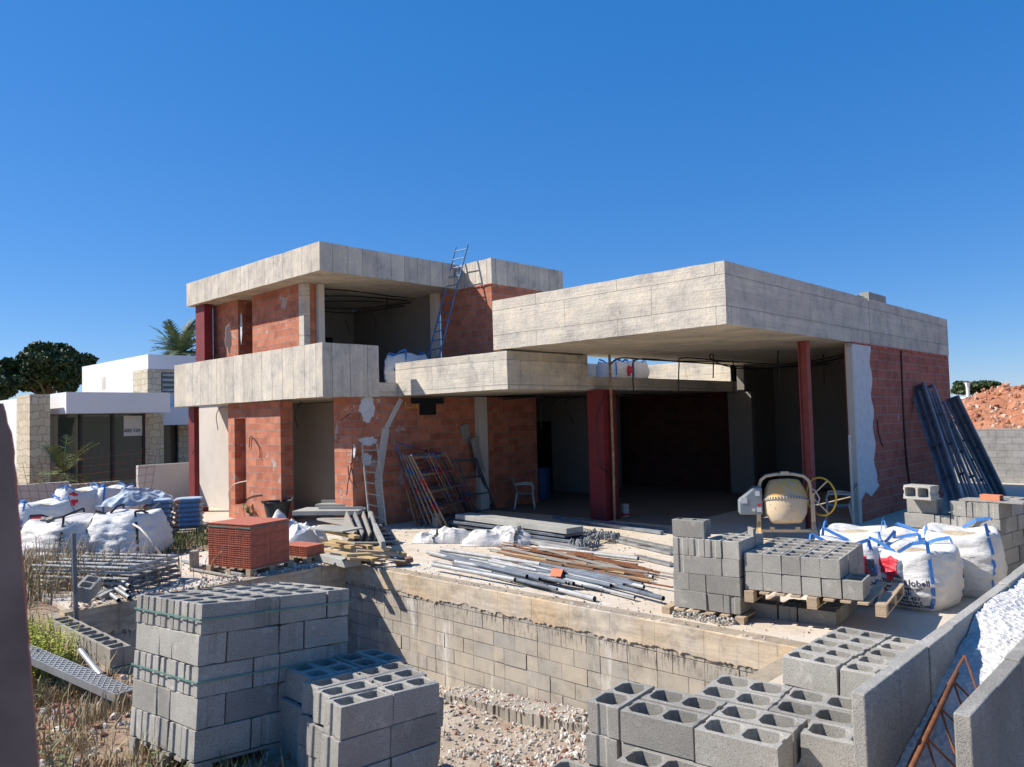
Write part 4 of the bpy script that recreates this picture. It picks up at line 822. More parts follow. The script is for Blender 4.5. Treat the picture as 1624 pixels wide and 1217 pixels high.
wo = MB().tube(wr, .016, 8, False); wm = Matrix.Translation((.60, 0, .8)) @ Matrix.Rotation(R(38), 4, 'Z') @ Matrix.Translation((-.60, 0, -.8)); wo.v = [tuple(wm@Vector(q)) for q in wo.v]
wo.build('tipping_wheel', M['yellow'], mx, smooth=True)
for a_ in (0, 120, 240):
    pp = wm@V(.60, .33*math.cos(R(a_)), .80+.33*math.sin(R(a_))); MB().tube([(.44, 0, .8), pp], .013, 6).build('wheel_spoke', M['mixer'], mx)
MB().tube([(.44, -.05, .95), (.50, -.1, .9), (.56, -.1, .78), (.54, -.08, .68), (.46, -.05, .66)], .01, 6).build('cable', M['plaster'], mx)
# ---------- big bags
def bigbag(cx, cy, cz, sx, sy, h, rot, label, group, mat_='whitebag', prints=None, loops=((-1, -1), (1, -1), (1, 1), (-1, 1)), strap='bluestrap', slump=.0, seed=0, sandtop=True, nth=56, nv=30):
    e = empty('big_bag', (cx, cy, cz), label, 'bulk bag', group, rz=R(rot)); r0 = random.Random(seed)
    def P(th, v, off=0):
        c, s_ = math.cos(th), math.sin(th); ex = 3.4; k = (abs(c)**ex+abs(s_)**ex)**(-1/ex)
        bulge = .86+.16*math.sin(math.pi*min(1, v*1.02))**.55+slump*(1-v)
        wr_ = .03*noise.noise(V(th*2.6+seed, v*9, seed))+.02*abs(noise.noise(V(th*8+seed, v*2.6, 3+seed)))+.012*noise.noise(V(th*4+v*9, v*16, seed))+.03*noise.noise(V(c*1.3, s_*1.3, v*2+seed*3.1))
        rad = k*bulge*(1+wr_*1.8)+off
        z = h*v*(1+.03*noise.noise(V(c*2+seed, s_*2, 7)))
        if v > .82: z += .07*h*(v-.82)/.18*abs(math.sin(2*th))**2
        return V(c*rad*sx/2, s_*rad*sy/2, z)
    def S(u, v):
        th = u*2*math.pi
        if v <= .7: return P(th, v/.7)
        t_ = (v-.7)/.3; q = P(th, 1.0); rr = 1-t_**.9
        zz = q.z*(1-t_)+h*(.90+.05*noise.noise(V(th, t_*3, seed)))*t_+.05*noise.noise(V(math.cos(th)*rr*4+seed, math.sin(th)*rr*4, seed))*t_
        return V(q.x*rr, q.y*rr, zz)
    vs, fs = grid_surface(S, nth, nv); MB().add(vs, fs).build('bag_body', M[mat_], e, smooth=True)
    if sandtop:
        vs, fs = grid_surface(lambda u, v: (lambda q: V(q.x*v*.62, q.y*v*.62, h*(.955+.05*(1-v)+.015*noise.noise(V(q.x*4*v, q.y*4*v, seed)))))(P(u*2*math.pi, 1)), 24, 6); MB().add(vs, fs).build('sand', M['sand'], e, smooth=True)
    for (a, b) in loops:
        th = math.atan2(b*sy, a*sx); q = P(th, .78, .015); q1 = P(th, .98, .02); d1 = V(-a, 0, 0) if r0.random() > .5 else V(0, -b, 0)
        top = q1+V(-a*.02, -b*.02, .13*r0.uniform(.4, 1.0)); q3 = P(th, .95, .0)+d1*.34*sx; q3.z = h*1.0
        mb = MB(); ps = [P(th, .05+.12*k, .012) for k in range(7)]+[q1, top, top.lerp(q3, .5)+V(0, 0, .06*r0.uniform(-.4, 1)), q3]
        for i in range(len(ps)-1): mb.bar(ps[i], ps[i+1], .04, .005, up=(a, b, .2))
        mb.build('strap', M[strap], e)
    def put(me, th0, v0, wscale, name, m_, off=.012):
        mb = MB(); rr = .5*(sx+sy)/2
        mb.add([P(th0+v.co.x*wscale/rr, v0+v.co.y*wscale/h, off) for v in me.vertices], [tuple(p_.vertices) for p_ in me.polygons]); mb.build(name, m_, e)
    return e, P, put
def poly_mesh(poly, n=14):
    bm = bmesh.new(); xs_ = [p[0] for p in poly]; ys2 = [p[1] for p in poly]
    f = bm.faces.new([bm.verts.new((x, y, 0)) for x, y in poly])
    bmesh.ops.triangulate(bm, faces=[f]); bmesh.ops.subdivide_edges(bm, edges=bm.edges[:], cuts=5, use_grid_fill=True)
    me = bpy.data.meshes.new('p'); bm.to_mesh(me); bm.free(); return me
LOGO_R = [(-.10, .05), (-.12, .13), (-.04, .155), (.0, .19), (.05, .165), (.09, .165), (.085, .06), (.10, -.02), (.05, -.03), (.045, -.10), (-.02, -.10), (-.025, -.03), (-.11, -.02)]
LOGO_S = [(-.13, .13), (.14, .14), (.15, -.07), (-.02, -.07), (-.11, .0)]
gR = 'big bags of sand at the right'
e, P_, put = bigbag(10.05, 3.03, 0, 1.0, .98, .63, -6, 'white bulk bag with red and navy print, nearest to the block wall', gR, seed=1)
thf = math.pi
put(poly_mesh(LOGO_S), thf-.06, .68, .95, 'printed_logo', M['slate'], .012); put(poly_mesh(LOGO_R), thf-.08, .66, .95, 'printed_logo', M['red'], .02)
for txt, sz, v0, th0, m_ in (('manos Llobell', .088, .47, -.27, 'ink'), ('presupuestosatuproyecto', .042, .39, -.24, 'ink'), ('facebook', .08, .285, -.20, 'inkb'), ('Tel. 965 740 451', .062, .20, -.31, 'ink'), ('Ctra. Teulada-Moraira Km. 3', .036, .145, -.28, 'ink'), ('www.hermanosllobell.com', .055, .07, -.38, 'ink')):
    put(text_mesh(txt, sz, bold=.002), thf+th0, v0, 1.0, 'printed_text', M[m_])
bigbag(11.05, 2.75, 0, .98, .95, .73, 8, 'plain white bulk bag standing behind the printed one at right', gR, seed=2, loops=((-1, -1), (1, -1), (-1, 1)))
q = at(1326, 872, 'z', .62); e, P_, put = bigbag(q.x+.3, q.y, 0, .95, .95, .64, 10, 'white bulk bag with red print half hidden behind the neat block stack', gR, seed=3)
put(poly_mesh(LOGO_S), thf+.5, .66, .9, 'printed_logo', M['slate']); put(poly_mesh(LOGO_R), thf+.45, .66, .9, 'printed_logo', M['red'], .02); put(text_mesh('Llobell', .09, bold=.002), thf+.38, .4, 1.0, 'printed_text', M['ink'])
q = at(1420, 860, 'z', .62); bigbag(q.x+.5, q.y, 0, .95, .95, .64, -12, 'sand filled bulk bag in the middle of the back row', gR, seed=4, loops=((-1, -1), (1, 1)))
q = at(1342, 850, 'z', .62); bigbag(q.x+.6, q.y+.1, 0, .9, .9, .62, 4, 'sand filled bulk bag furthest left in the back row', gR, seed=5, loops=((-1, 1), (1, -1)))
# left pile
gL = 'white bulk bags at the left'
def bagpx(px, py, w_, h, rot, label, seed, **k):
    q = at(px, py, 'z', 0); d = V(q.x, q.y, 0).normalized(); q += d*w_*.45
    return bigbag(q.x, q.y, 0, w_, w_, h, rot, label, gL, seed=seed, **k)
e, P_, put = bagpx(62, 868, 1.15, .82, 5, 'white bulk bag with red print at the far left of the pile', 11, slump=.15)
put(poly_mesh(LOGO_S), -math.pi/2-.1-.25, .62, 1.0, 'printed_logo', M['slate']); put(poly_mesh(LOGO_R), -math.pi/2-.12-.2, .58, 1.1, 'printed_logo', M['red'], .02); put(text_mesh('Hermanos', .13, bold=.002), -math.pi/2-1.0, .33, 1.0, 'printed_text', M['inkb']); put(text_mesh('Llobell', .13, bold=.002), -math.pi/2-.9, .2, 1.0, 'printed_text', M['inkb'])
e, P_, put = bagpx(128, 840, 1.1, .88, -4, 'white bulk bag with a red and blue print in the left back row', 12)
put(poly_mesh(LOGO_R), -math.pi/2-.5, .75, 1.0, 'printed_logo', M['red'], .02); put(poly_mesh(LOGO_S), -math.pi/2-.9, .72, 1.0, 'printed_logo', M['slate'])
bagpx(178, 836, 1.0, .88, 8, 'plain white bulk bag with blue loops beside the cement bags', 13, slump=.05)
bagpx(118, 884, 1.45, .62, 15, 'slumped dirty bulk bag with black straps and a block lying on it', 14, slump=.3, mat_='dustybag', strap='rubber', sandtop=False)
bagpx(205, 882, 1.1, .72, 35, 'slumped white bulk bag with black strap in front of the cement bags', 15, slump=.3, strap='rubber', sandtop=False)
q = at(103, 846, 'z', .62); o = bpy.data.objects.new('concrete_block', BL[0]); col.objects.link(o); q = at(118, 884, 'z', 0); q += V(q.x, q.y, 0).normalized()*.65
o.location = (q.x-.35, q.y+.1, .66); o.rotation_euler = (0, R(80), 1.2); o.scale = (1, 1, 1); tag(o, 'loose grey block lying on the slumped dirty bag', 'concrete block')
hz_ = [at(*p, 'x', xx) for p, xx in (((180, 848), 5.9), ((186, 832), 5.6), ((203, 827), 5.5), ((222, 838), 5.4), ((240, 858), 5.4), ((262, 874), 5.6))]; hz_[-1].z = .02
thing1(MB().tube(hz_, .02, 6), 'hose', M['plaster'], 'pale hose looping over the slumped white bags', 'hose', smooth=True)
# terrace bag
e, P_, put = bigbag(12.05, 15.0, 3.16, 1.0, .9, .75, 10, 'white bulk bag standing on the upper terrace by the balcony', 'bulk bags on the roofs', seed=21, sandtop=False)
put(text_mesh('ESSA', .14, bold=.002), math.pi+.1, .5, .8, 'printed_text', M['ink'])
e, P_, put = bigbag(at(1000, 597, 'y', 12.2).x, 12.2, 3.19, .85, .85, .55, 0, 'white bulk bag with red print on the terrace behind the red column', 'bulk bags on the roofs', seed=22, sandtop=False); put(poly_mesh(LOGO_R), math.pi+.5, .5, 1, 'printed_logo', M['red'], .02)
bigbag(at(978, 597, 'y', 12.3).x, 12.4, 3.19, .8, .8, .55, 0, 'plain white bulk bag on the terrace, left of the one with red print', 'bulk bags on the roofs', seed=23, sandtop=False)
# flattened bags beside the tubes
def crumple(name, c, sx, sy, h, rot, m, label, cat, seed, k=1.0, amp=.5, nu=96, nv=66, edge=.12):
    def f(u, v):
        x, y = u-.5, v-.5; rr = max(abs(x), abs(y))*2
        ax_ = abs(x*2); ay_ = abs(y*2); rr = (ax_**4+ay_**4)**.25; prof = max(0, 1-rr**2.6); n1 = noise.noise(V(x*2.6+seed, y*2.2, seed)); n2 = 1-abs(noise.noise(V(x*5+y*2+seed, y*4, seed+3)))*2; n3 = 1-abs(noise.noise(V(x*11+seed, y*7-x*3, seed+5)))*2
        rg = lambda k, a_, o_: max(0, 1-abs(noise.noise(V(x*k+y*k*a_+seed, y*k-x*k*a_, o_)))*2.6)**2
        z = h*.16*prof**.2+h*prof*(.12+.75*max(0, n1+.2))+h*prof**.5*(.24*rg(1.8, .5, 1)+.13*rg(3.6, -.4, 2)+.035*rg(8, .3, 3))+.004
        wv = 1+edge*noise.noise(V(x*4, y*4+seed, 9))
        return V(x*sx*wv, y*sy*wv, z)
    vs, fs = grid_surface(f, nu, nv); o = thing1(MB().add(vs, fs), name, m, label, cat, smooth=True); o.location = c; o.rotation_euler = (0, 0, R(rot)); return o
q = at(706, 858, 'z', 0); fb1 = crumple('empty_bag', q, 1.2, .65, .34, -55, M['dustybag'], 'crumpled empty white bag lying left of the lettered one', 'bag', 31, amp=1.1)
q = at(790, 862, 'z', 0); fb2 = crumple('empty_bag', q, 1.3, .7, .40, -58, M['dustybag'], 'flattened white bag with dark lettering and a black band on the slab', 'bag', 34, amp=.9)
mb = MB(); me = text_mesh('hermanos Llobell', .09, bold=.002); dd = (V(1, 0, 0)*math.cos(R(-48))+V(0, 1, 0)*math.sin(R(-48))); q = at(757, 868, 'z', .12)
mb.add([q+dd*v.co.x+V(-.03, -.03, v.co.y) for v in me.vertices], [tuple(p_.vertices) for p_ in me.polygons]); mb.v = [tuple(fb2.matrix_world.inverted()@Vector(x)) for x in mb.v]
fb2.rotation_euler = fb2.rotation_euler
o = mb.build('printed_text', M['ink'], None); o.parent = fb2; o.matrix_parent_inverse = (Matrix.Translation(fb2.location) @ fb2.rotation_euler.to_matrix().to_4x4()).inverted()
for fb_, xs_ in ((fb1, -.15), (fb2, .38)):
    me_ = fb_.data; sel = sorted([v_.co for v_ in me_.vertices if abs(v_.co.x-xs_) < .011], key=lambda c_: c_.y)
    sb_ = MB()
    for i_ in range(0, len(sel)-3, 2): sb_.bar(sel[i_]+V(0, 0, .012), sel[i_+2]+V(0, 0, .012), .05, .006)
    o_ = sb_.build('strap', M['rubber'], None); o_.parent = fb_
# the plastic sheet beside the bricks
q = at(465, 868, 'z', 0); crumple('plastic_sheet', q+V(0.1, .2, 0), 1.25, .95, .62, -45, M['film'], 'wrinkled white plastic sheet draped beside the brick pallet', 'plastic sheet', 41, amp=.8)
# ---------- steel tubes and timber on the slab
gT = 'steel tubes heaped on the slab'; gB = 'yellow and rusty battens heaped on the slab'
def gtube(a, b, r, m, label, g, z0=None, hollow=True):
    z0 = r+.002 if z0 is None else z0
    A_, B_ = at(*a, 'z', z0), at(*b, 'z', z0)
    mb = MB().tube([A_, B_], r, 10, cap=False); mb.tube([B_, A_], r*.8, 10, cap=False)
    return thing1(mb, 'steel_tube', M[m], label, 'tube', g)
gtube((678, 876), (806, 908), .032, 'steel', 'long bright steel tube at the left edge of the tube heap', gT, .05)
gtube((790, 912), (943, 950), .034, 'steel', 'bright steel tube nearest to the pool edge', gT)
gtube((700, 872), (857, 895), .034, 'steel', 'bright steel tube ending in a grey cap at the back of the heap', gT, .09)
gtube((855, 868), (1012, 886), .034, 'steel', 'long pale tube at the back of the tube heap', gT, .06)
r5 = random.Random(12)
for k in range(48):
    s = r5.random(); x0 = 690+s*190+r5.uniform(-10, 30); y0 = 884+s*18+r5.uniform(-12, 14); ln = r5.uniform(90, 170); sl = r5.uniform(.17, .27)
    a_ = (x0, y0); b_ = (x0+ln, y0+ln*sl); z0 = r5.uniform(.03, .1)
    if b_[1] > 900+(b_[0]-680)*.195-4: continue
    _r = r5.choice((.014, .02, .026, .03)); _m = r5.choice(('steel', 'steel', 'steel_d', 'steel_d')); gtube(a_, b_, _r, _m, f'{"thin" if _r < .018 else "slim" if _r < .024 else "thick"} {"bright" if _m == "steel" else "dull dark"} steel tube in the {"left" if x0 < 770 else "middle" if x0 < 830 else "right"} part of the heap', gT, z0)
for k in range(44):
    x0 = r5.uniform(770, 925); y0 = 866+(x0-770)*.14+r5.uniform(-6, 24); ln = r5.uniform(90, 170); sl = r5.uniform(.15, .23)
    A_, B_ = at(x0, y0, 'z', .04), at(x0+ln, y0+ln*sl, 'z', .03); A_.z = r5.uniform(.03, .13); B_.z = r5.uniform(.02, .1)
    if y0+ln*sl > 900+(x0+ln-680)*.195-6: continue
    tag(MB().bar(A_, B_, r5.uniform(.02, .035), r5.uniform(.015, .03)).build('batten', M[(_m := r5.choice(('yellowwood', 'rust', 'greywood', 'brown', 'rust')))]), f'thin {dict(yellowwood="yellow", rust="rusty", greywood="grey", brown="brown")[_m]} batten in the {"left" if x0 < 830 else "right"} part of the tube heap', 'batten', gB)
tag(MB().bar(at(955, 890, 'z', .06), at(1010, 897, 'z', .05), .07, .05).build('batten', M['prop_r']), 'brown lagged pipe end in front of the pale tube', 'pipe')
q = at(885, 912, 'z', .1); t_ = MB(); 
for a_, b_ in (((-.12, -.05, 0), (.0, 0, .08)), ((.0, 0, .08), (.13, .02, .0))): t_.bar(q+V(*a_), q+V(*b_), .16, .014)
thing1(t_, 'roof_tile', M['clay_l'], 'orange broken tile lying on the steel tubes', 'tile')
# long flat galvanised profiles
for k, (a, b, l_) in enumerate((((915, 838), (1068, 870), 'long galvanised profile lying at the edge of the shade'), ((930, 846), (1066, 878), 'second long galvanised profile, nearer to the tubes'), ((1012, 866), (1068, 874), 'short galvanised profile with hooked end'), ((1008, 882), (1066, 896), 'dull profile lying beside the small block stack'))):
    thing1(MB().bar(at(*a, 'z', .03), at(*b, 'z', .03), .10, .04), 'steel_profile', M['steel'], l_, 'steel profile')
for k, (a, b) in enumerate((((878, 820), (1060, 841)), ((890, 823), (1050, 845)))):
    thing1(MB().bar(at(*a, 'z', .04), at(*b, 'z', .04), .09, .06), 'dark_profile', M['formwork'], ['dark metal profile lying in the shade before the red column', 'second dark metal profile lying in the shade, nearer the sun'][k], 'steel profile')
# concrete beams and slabs
def gbar(a, b, wd, th, z, m, label, name='precast_beam', cat='concrete beam'):
    return thing1(MB().bar(at(*a, 'z', z), at(*b, 'z', z), wd, th), name, M[m], label, cat, bevel=.006)
gbar((735, 818), (912, 841), .42, .10, .30, 'slab', 'pale precast concrete beam on top of the stacked panels')
gbar((735, 826), (912, 848), .55, .05, .20, 'steel_d', 'perforated steel deck under the pale beam', 'steel_deck', 'steel panel')
gbar((745, 832), (925, 856), .62, .05, .12, 'steel_d', 'lower perforated steel deck under the pale beam', 'steel_deck', 'steel panel')
gbar((712, 828), (850, 852), .25, .06, .07, 'steel', 'bright galvanised deck sticking out left of the beam', 'steel_deck', 'steel panel')
gbar((838, 856), (925, 872), .3, .06, .05, 'steel', 'galvanised panel lying right of the lettered bag', 'steel_deck', 'steel panel')
def clamps(c, label, n, seed, spread=.35):
    mb = MB(); r0 = random.Random(seed)
    for k in range(n):
        p0 = c+V(r0.uniform(-1, 1)*spread, r0.uniform(-1, 1)*spread, r0.uniform(.02, .12)); a_ = r0.uniform(0, 6.3)
        mb.tube([p0+V(math.cos(a_+t_)*.045, math.sin(a_+t_)*.02, math.sin(a_+t_*1.3)*.045) for t_ in (0, 1, 2, 3, 4, 5)], .014, 5)
    return tag(mb.build('scaffold_clamps', M['tile'], None), label, 'clamps', kind='stuff')
clamps(at(950, 856, 'z', .03), 'heap of grey scaffold clamps beside the stacked panels', 60, 3, .3)
clamps(at(925, 868, 'z', .03), 'heap of dark clamps at the end of the galvanised panel', 40, 4, .22)
# slab pile, boards near the brick pallet
gbar((475, 811), (578, 810), .75, .09, .42, 'slab', 'pale curved concrete slab with wire mesh imprint on the pile', 'concrete_slab')
q = at(553, 805, 'z', .55)
thing1(MB().bar(at(508, 800, 'z', .5), at(572, 800, 'z', .5), .5, .05).bar(at(510, 795, 'z', .56), at(571, 795, 'z', .56), .05, .05).bar(at(506, 806, 'z', .56), at(576, 806, 'z', .56), .05, .05), 'concrete_tray', M['slab'], 'shallow concrete frame with three cells on the pile', 'concrete frame')
gbar((578, 798), (608, 865), .07, .12, .34, 'slab', 'concrete frame standing on edge at the right end of the pile')
for k in range(5): gbar((520+12*k, 822+3*k), (588+6*k, 836+6*k), .5, .04, .30-.06*k, ['greywood', 'brown', 'greywood', 'steel_d', 'greywood'][k], ['top grey panel', 'brown panel second from top', 'grey panel in the middle', 'dark steel panel', 'lowest panel'][k]+' in the leaning heap behind the yellow boards', 'panel', 'panel')
for k in range(4): plank(at(560+11*k, 862, 'z', .05), at(545+13*k, 828, 'z', .38), .5, .03, 'tile' if k % 2 else 'greywood', ['grey panel leaning first from left', 'grey panel leaning second from left', 'grey panel leaning third from left', 'grey panel leaning furthest right'][k]+' beneath the concrete frame', 'panel', 'panel', (1, 0, 0))
for a, b, z, wd, l_ in (((517, 842), (566, 852), .28, .12, 'yellow board on the grey panels'), ((505, 872), (595, 888), .10, .14, 'long yellow shuttering board in front of the heap'), ((525, 858), (612, 872), .16, .12, 'yellow shuttering board behind the long one'), ((600, 868), (640, 880), .06, .12, 'short yellow board at the right end of the heap'), ((515, 862), (560, 868), .2, .1, 'pale yellow board end sticking out at left')):
    thing1(MB().bar(at(*a, 'z', z), at(*b, 'z', z), wd, .05), 'board', M['yellowwood'], l_, 'board', 'yellow shuttering boards')
gbar((520, 883), (560, 893), .3, .12, .08, 'slab', 'pale blocks of polystyrene under the yellow board', 'foam_block', 'foam block')
gbar((506, 836), (560, 841), .5, .03, .36, 'slab', 'pale thin sheet on top of the yellow boards', 'panel', 'panel')
q = at(627, 893, 'z', .05); thing1(MB().bar(q, q+V(.25, -.12, .04), .18, .08), 'timber_offcut', M['brown'], 'reddish brown timber offcut at the pool corner', 'offcut', bevel=.02)
r6 = random.Random(33); gY = 'timber offcuts strewn around the yellow boards'
for k in range(16):
    x0 = r6.uniform(500, 615); y0 = 850+r6.uniform(0, 38); ln = r6.uniform(25, 75); sl = r6.uniform(-.1, .45); mk = r6.choice(('greywood', 'yellowwood', 'pallet', 'brown', 'slab', 'pallet'))
    if y0+ln*sl > 893 or x0+ln > 660: continue
    z_ = r6.uniform(.04, .3); A_ = at(x0, y0, 'z', z_); B_ = at(x0+ln, y0+ln*sl, 'z', max(.03, z_-r6.uniform(0, .15)))
    tag(MB().bar(A_, B_, r6.uniform(.05, .16), r6.uniform(.015, .04)).build('offcut', M[mk]), f'{dict(greywood="grey", yellowwood="yellowish", pallet="tan", brown="brown", slab="pale")[mk]} timber offcut strewn among the yellow boards, {ORD[k]} from the top of the heap' if False else f'{dict(greywood="grey", yellowwood="yellowish", pallet="tan", brown="brown", slab="pale")[mk]} offcut strewn among the yellow boards', 'offcut', gY)
# bucket and sapling
q = at(440, 822, 'z', .0); e = empty('bucket', at(440, 827, 'z', .12), 'black rubber bucket standing behind the brick pallet', 'bucket')
MB().lathe([(0, 0), (.18, 0), (.25, .36), (.27, .37), (.265, .385), (.245, .37), (.175, .02), (0, .02)], 28).build('tub', M['rubber'], e, smooth=False)
for sx in (-1, 1): MB().tube([(sx*.26, -.06, .36), (sx*.30, -.05, .41), (sx*.30, .05, .41), (sx*.26, .06, .36)], .012, 6).build('handle', M['rubber'], e)
thing1(MB().box((-.5, -.45, 0), (.5, .45, .115), Matrix.Translation(at(440, 823, 'z', .0)) @ Matrix.Rotation(.3, 4, 'Z')), 'concrete_slab', M['slab'], 'low concrete slab under the black bucket', 'slab')
def leafy(c, h, n, label, m='weed', seed=0, spread=.25, lw=.05, ll=.16, name='sapling'):
    e = empty(name, c, label, 'plant'); r0 = random.Random(seed); st = MB(); lf = MB()
    for s_ in range(3):
        tp = V(r0.uniform(-1, 1)*spread, r0.uniform(-1, 1)*spread, h*r0.uniform(.7, 1)); st.tube([(0, 0, 0), tp*.5+V(.02, 0, .05), tp], [.012, .009, .005], 5)
        for k in range(n):
            p0 = tp*r0.uniform(.3, 1); a_ = r0.uniform(0, 6.3); d_ = V(math.cos(a_), math.sin(a_), r0.uniform(-.3, .6)).normalized(); sd = d_.cross(V(0, 0, 1)).normalized()
            l_ = ll*r0.uniform(.6, 1.2); w_ = lw*r0.uniform(.7, 1.2); lf.add([p0, p0+d_*l_*.5+sd*w_, p0+d_*l_, p0+d_*l_*.5-sd*w_], [(0, 1, 2, 3)])
    st.build('stem', M['weed'], e); lf.build('leaves', M[m], e); return e
leafy(at(398, 826, 'z', .0), .55, 16, 'young leafy sapling growing between the brick pier and the pallet', seed=3)
for o in col.objects:
    if o.name == 'bucket': o.scale = (1.2,)*3
# ---------- cement bag pallet at the left
cb = at(204, 852, 'z', 0); ce = at(303, 846, 'z', 0); cdir = (ce-cb); cdir.z = 0; cl = cdir.length; cdir.normalize(); cn = V(-cdir.y, cdir.x, 0)
mcem = Matrix((cdir, cn, V(0, 0, 1))).transposed().to_4x4(); mcem.translation = cb+cdir*.25
pallet(mcem, label='pallet under the stacked cement bags', L=1.25, Wd=1.0, h=.12, m=M['greywood'])
def sack(mtx, L, Wd, Hh, label, grp, seed, name='cement_bag', cat='cement bag', band=True, mm_='cementbag'):
    def f(u, v):
        th = u*2*math.pi; c, s_ = math.cos(th), math.sin(th); t_ = v*2-1; cap = (1-abs(t_)**5)**.4 if abs(t_) < 1 else 0
        y = c*abs(c)**-.4*Wd/2*(.55+.45*cap) if c else 0; z = (s_*abs(s_)**-.35 if s_ else 0)*Hh/2*cap*(1+.15*noise.noise(V(u*3+seed, v*4, seed)))
        return mtx@V(L/2*(1+t_), Wd/2+y, Hh/2+z)
    e = empty(name, mtx.translation, label, cat, grp); o_ = mtx.translation
    vs, fs = grid_surface(f, 20, 18); vs = [v-o_ for v in vs]; MB().add(vs, fs).build('bag_paper', M[mm_], e, smooth=True)
    if band:
        for (v0, v1, mk, w0) in ((.06, .20, 'cementred', 1), (.24, .9, 'cementblue', 1)):
            vs, fs = grid_surface(lambda u, v: f(.39+u*.22, v0+(v1-v0)*v)+(mtx.to_3x3()@V(0, -.006, 0)), 6, 8); vs = [v-o_ for v in vs]; MB().add(vs, fs).build('printed_band', M[mk], e, smooth=True)
    return e
gC = 'stacked cement bags'
for k in range(6):
    for j in range(2):
        sack(mcem @ Matrix.Translation((.62*j+rnd.uniform(-.02, .02)-.0, rnd.uniform(0, .03), .125+.105*k)), .61, .42, .12, f'grey blue cement bag in the {["bottom","second","third","fourth","fifth","top"][k]} layer, {["left","right"][j]} column of the pallet', gC, k*2+j, mm_='cementbag' if k % 2 else 'dustybag', band=True)
for k in range(3): sack(mcem @ Matrix.Translation((-.55, -.05+.02*k, .05+.13*k)) @ Matrix.Rotation(.1*k, 4, 'Z'), .6, .42, .14, f'pale cement bag in the side heap left of the pallet, {["lowest","middle","highest"][k]}', gC, 20+k)
q = mcem @ V(.45, .4, .80); crumple('tarpaulin', mcem@V(-.1, .35, .68), 1.5, .9, .42, 20, M['cementbag'], 'grey blue tarpaulin thrown over the cement bags', 'tarpaulin', 51, amp=.9)
# ---------- galvanised frames pile and bits on the left
fq = at(206, 941, 'z', .0); fe = at(282, 918, 'z', .0); fx = (fe-fq).normalized(); fx.z = 0; fx.normalize(); fy = V(-fx.y, fx.x, 0); Lf = (fe-fq).length
for k in range(5):
    mm = Matrix((fx, fy, V(0, 0, 1))).transposed().to_4x4(); mm.translation = fq+V(0, 0, .05+.075*k)+fx*rnd.uniform(-.03, .03); mm = mm @ Matrix.Rotation(rnd.uniform(-.04, .04), 4, 'Z')
    e = bpy.data.objects.new('guard_frame', None); col.objects.link(e); e.matrix_world = mm; tag(e, f'galvanised scaffold frame, {["lowest","second","third","fourth","topmost"][k]} in the flat pile on the slab edge', 'scaffold frame', 'galvanised frames lying flat')
    for y_ in (0, .55, 1.1): MB().tube([(0, y_, 0), (Lf, y_, 0)], .024, 8).build('tube', M['steel' if k > 2 else 'steel_d'], e)
    for x_ in (0, Lf*.25, Lf*.5, Lf*.75, Lf): MB().tube([(x_, 0, .0), (x_, 1.7, 0)], .02, 8).build('crossbar', M['steel'], e)
gS = 'steel tubes fanned out beside the flat frames'
for k, (a, b) in enumerate((((112, 885), (205, 948)), ((120, 884), (202, 938)), ((128, 880), (206, 930)), ((138, 878), (208, 925)), ((150, 880), (212, 922)), ((165, 880), (208, 912)), ((108, 890), (188, 952)), ((132, 884), (198, 920)))):
    gtube(a, b, .026, 'steel', f'galvanised tube lying left of the flat frames, {ORD[k]} counted from the front' if False else 'galvanised tube fanned out left of the flat frames', gS, .06+.03*(k % 3))
gbar((30, 877), (190, 889), .12, .10, .10, 'steel', 'long galvanised channel lying below the slumped bags', 'steel_channel', 'steel channel')
gbar((66, 883), (200, 892), .10, .04, .03, 'steel_d', 'rusty channel beside the bright one', 'steel_channel', 'steel channel')
gbar((60, 893), (160, 935), .03, .03, .05, 'steel_d', 'thin bent rod lying in the weeds', 'rod', 'rod')
gbar((290, 890), (385, 912), .05, .04, .03, 'steel', 'pale tube lying in front of the brick pallet', 'steel_tube', 'tube')
gbar((300, 902), (372, 915), .05, .03, .03, 'greywood', 'thin pale batten in front of the brick pallet', 'batten', 'batten')
pA = V(3.30, 10.75, 0)
thing1(MB().bar((pA.x, pA.y, -.1), (pA.x-.03, pA.y, 1.02), .045, .045, (0, 1, 0)), 'fence_post', M['steel_d'], 'green grey metal post standing at the pool corner', 'post')
o = bpy.data.objects.new('concrete_block', BL[1]); col.objects.link(o); o.location = at(140, 958, 'z', .1); o.rotation_euler = (.25, -.2, .9); tag(o, 'loose grey block lying behind the metal post', 'concrete block')
o = bpy.data.objects.new('concrete_block', BL[2]); col.objects.link(o); o.location = at(160, 946, 'z', .06); o.rotation_euler = (0, 1.3, .3); tag(o, 'second loose block lying near the metal post, half in shade', 'concrete block')
ub = MB().box((0, 0, 0), (.4, .19, .03)).box((0, 0, .03), (.11, .19, .3)).box((.30, 0, .03), (.4, .19, .17)); u_ = thing1(ub, 'broken_block', M['block_old'], 'broken block with two uneven prongs left of the brick pallet', 'concrete block'); u_.location = at(301, 905, 'z', 0); u_.rotation_euler = (0, 0, -.6)
# low side wall of the pool with open cells
lw = MB(); 
BO = [block_mesh('old_block', .394, .22, .196, .03, M['block_old'], seed=71)]
for k in range(5):
    o = bpy.data.objects.new('concrete_block', BO[0]); col.objects.link(o); o.matrix_world = Matrix.Translation((3.24, 8.78+.405*k, -.2)) @ Matrix.Rotation(math.pi/2, 4, 'Z'); tag(o, f'weathered block with open cells on the low pool side wall, {ORD[k]} from its end', 'concrete block', 'blocks topping the low pool side wall')
thing1(MB().box((3.02, 7.0, -1.7), (3.24, 11.0, -.42)).box((3.021, 8.76, -.419), (3.239, 10.99, -.205)), 'pool_wall', M['pool'], 'low unfinished pool side wall beside the weeds', 'wall')
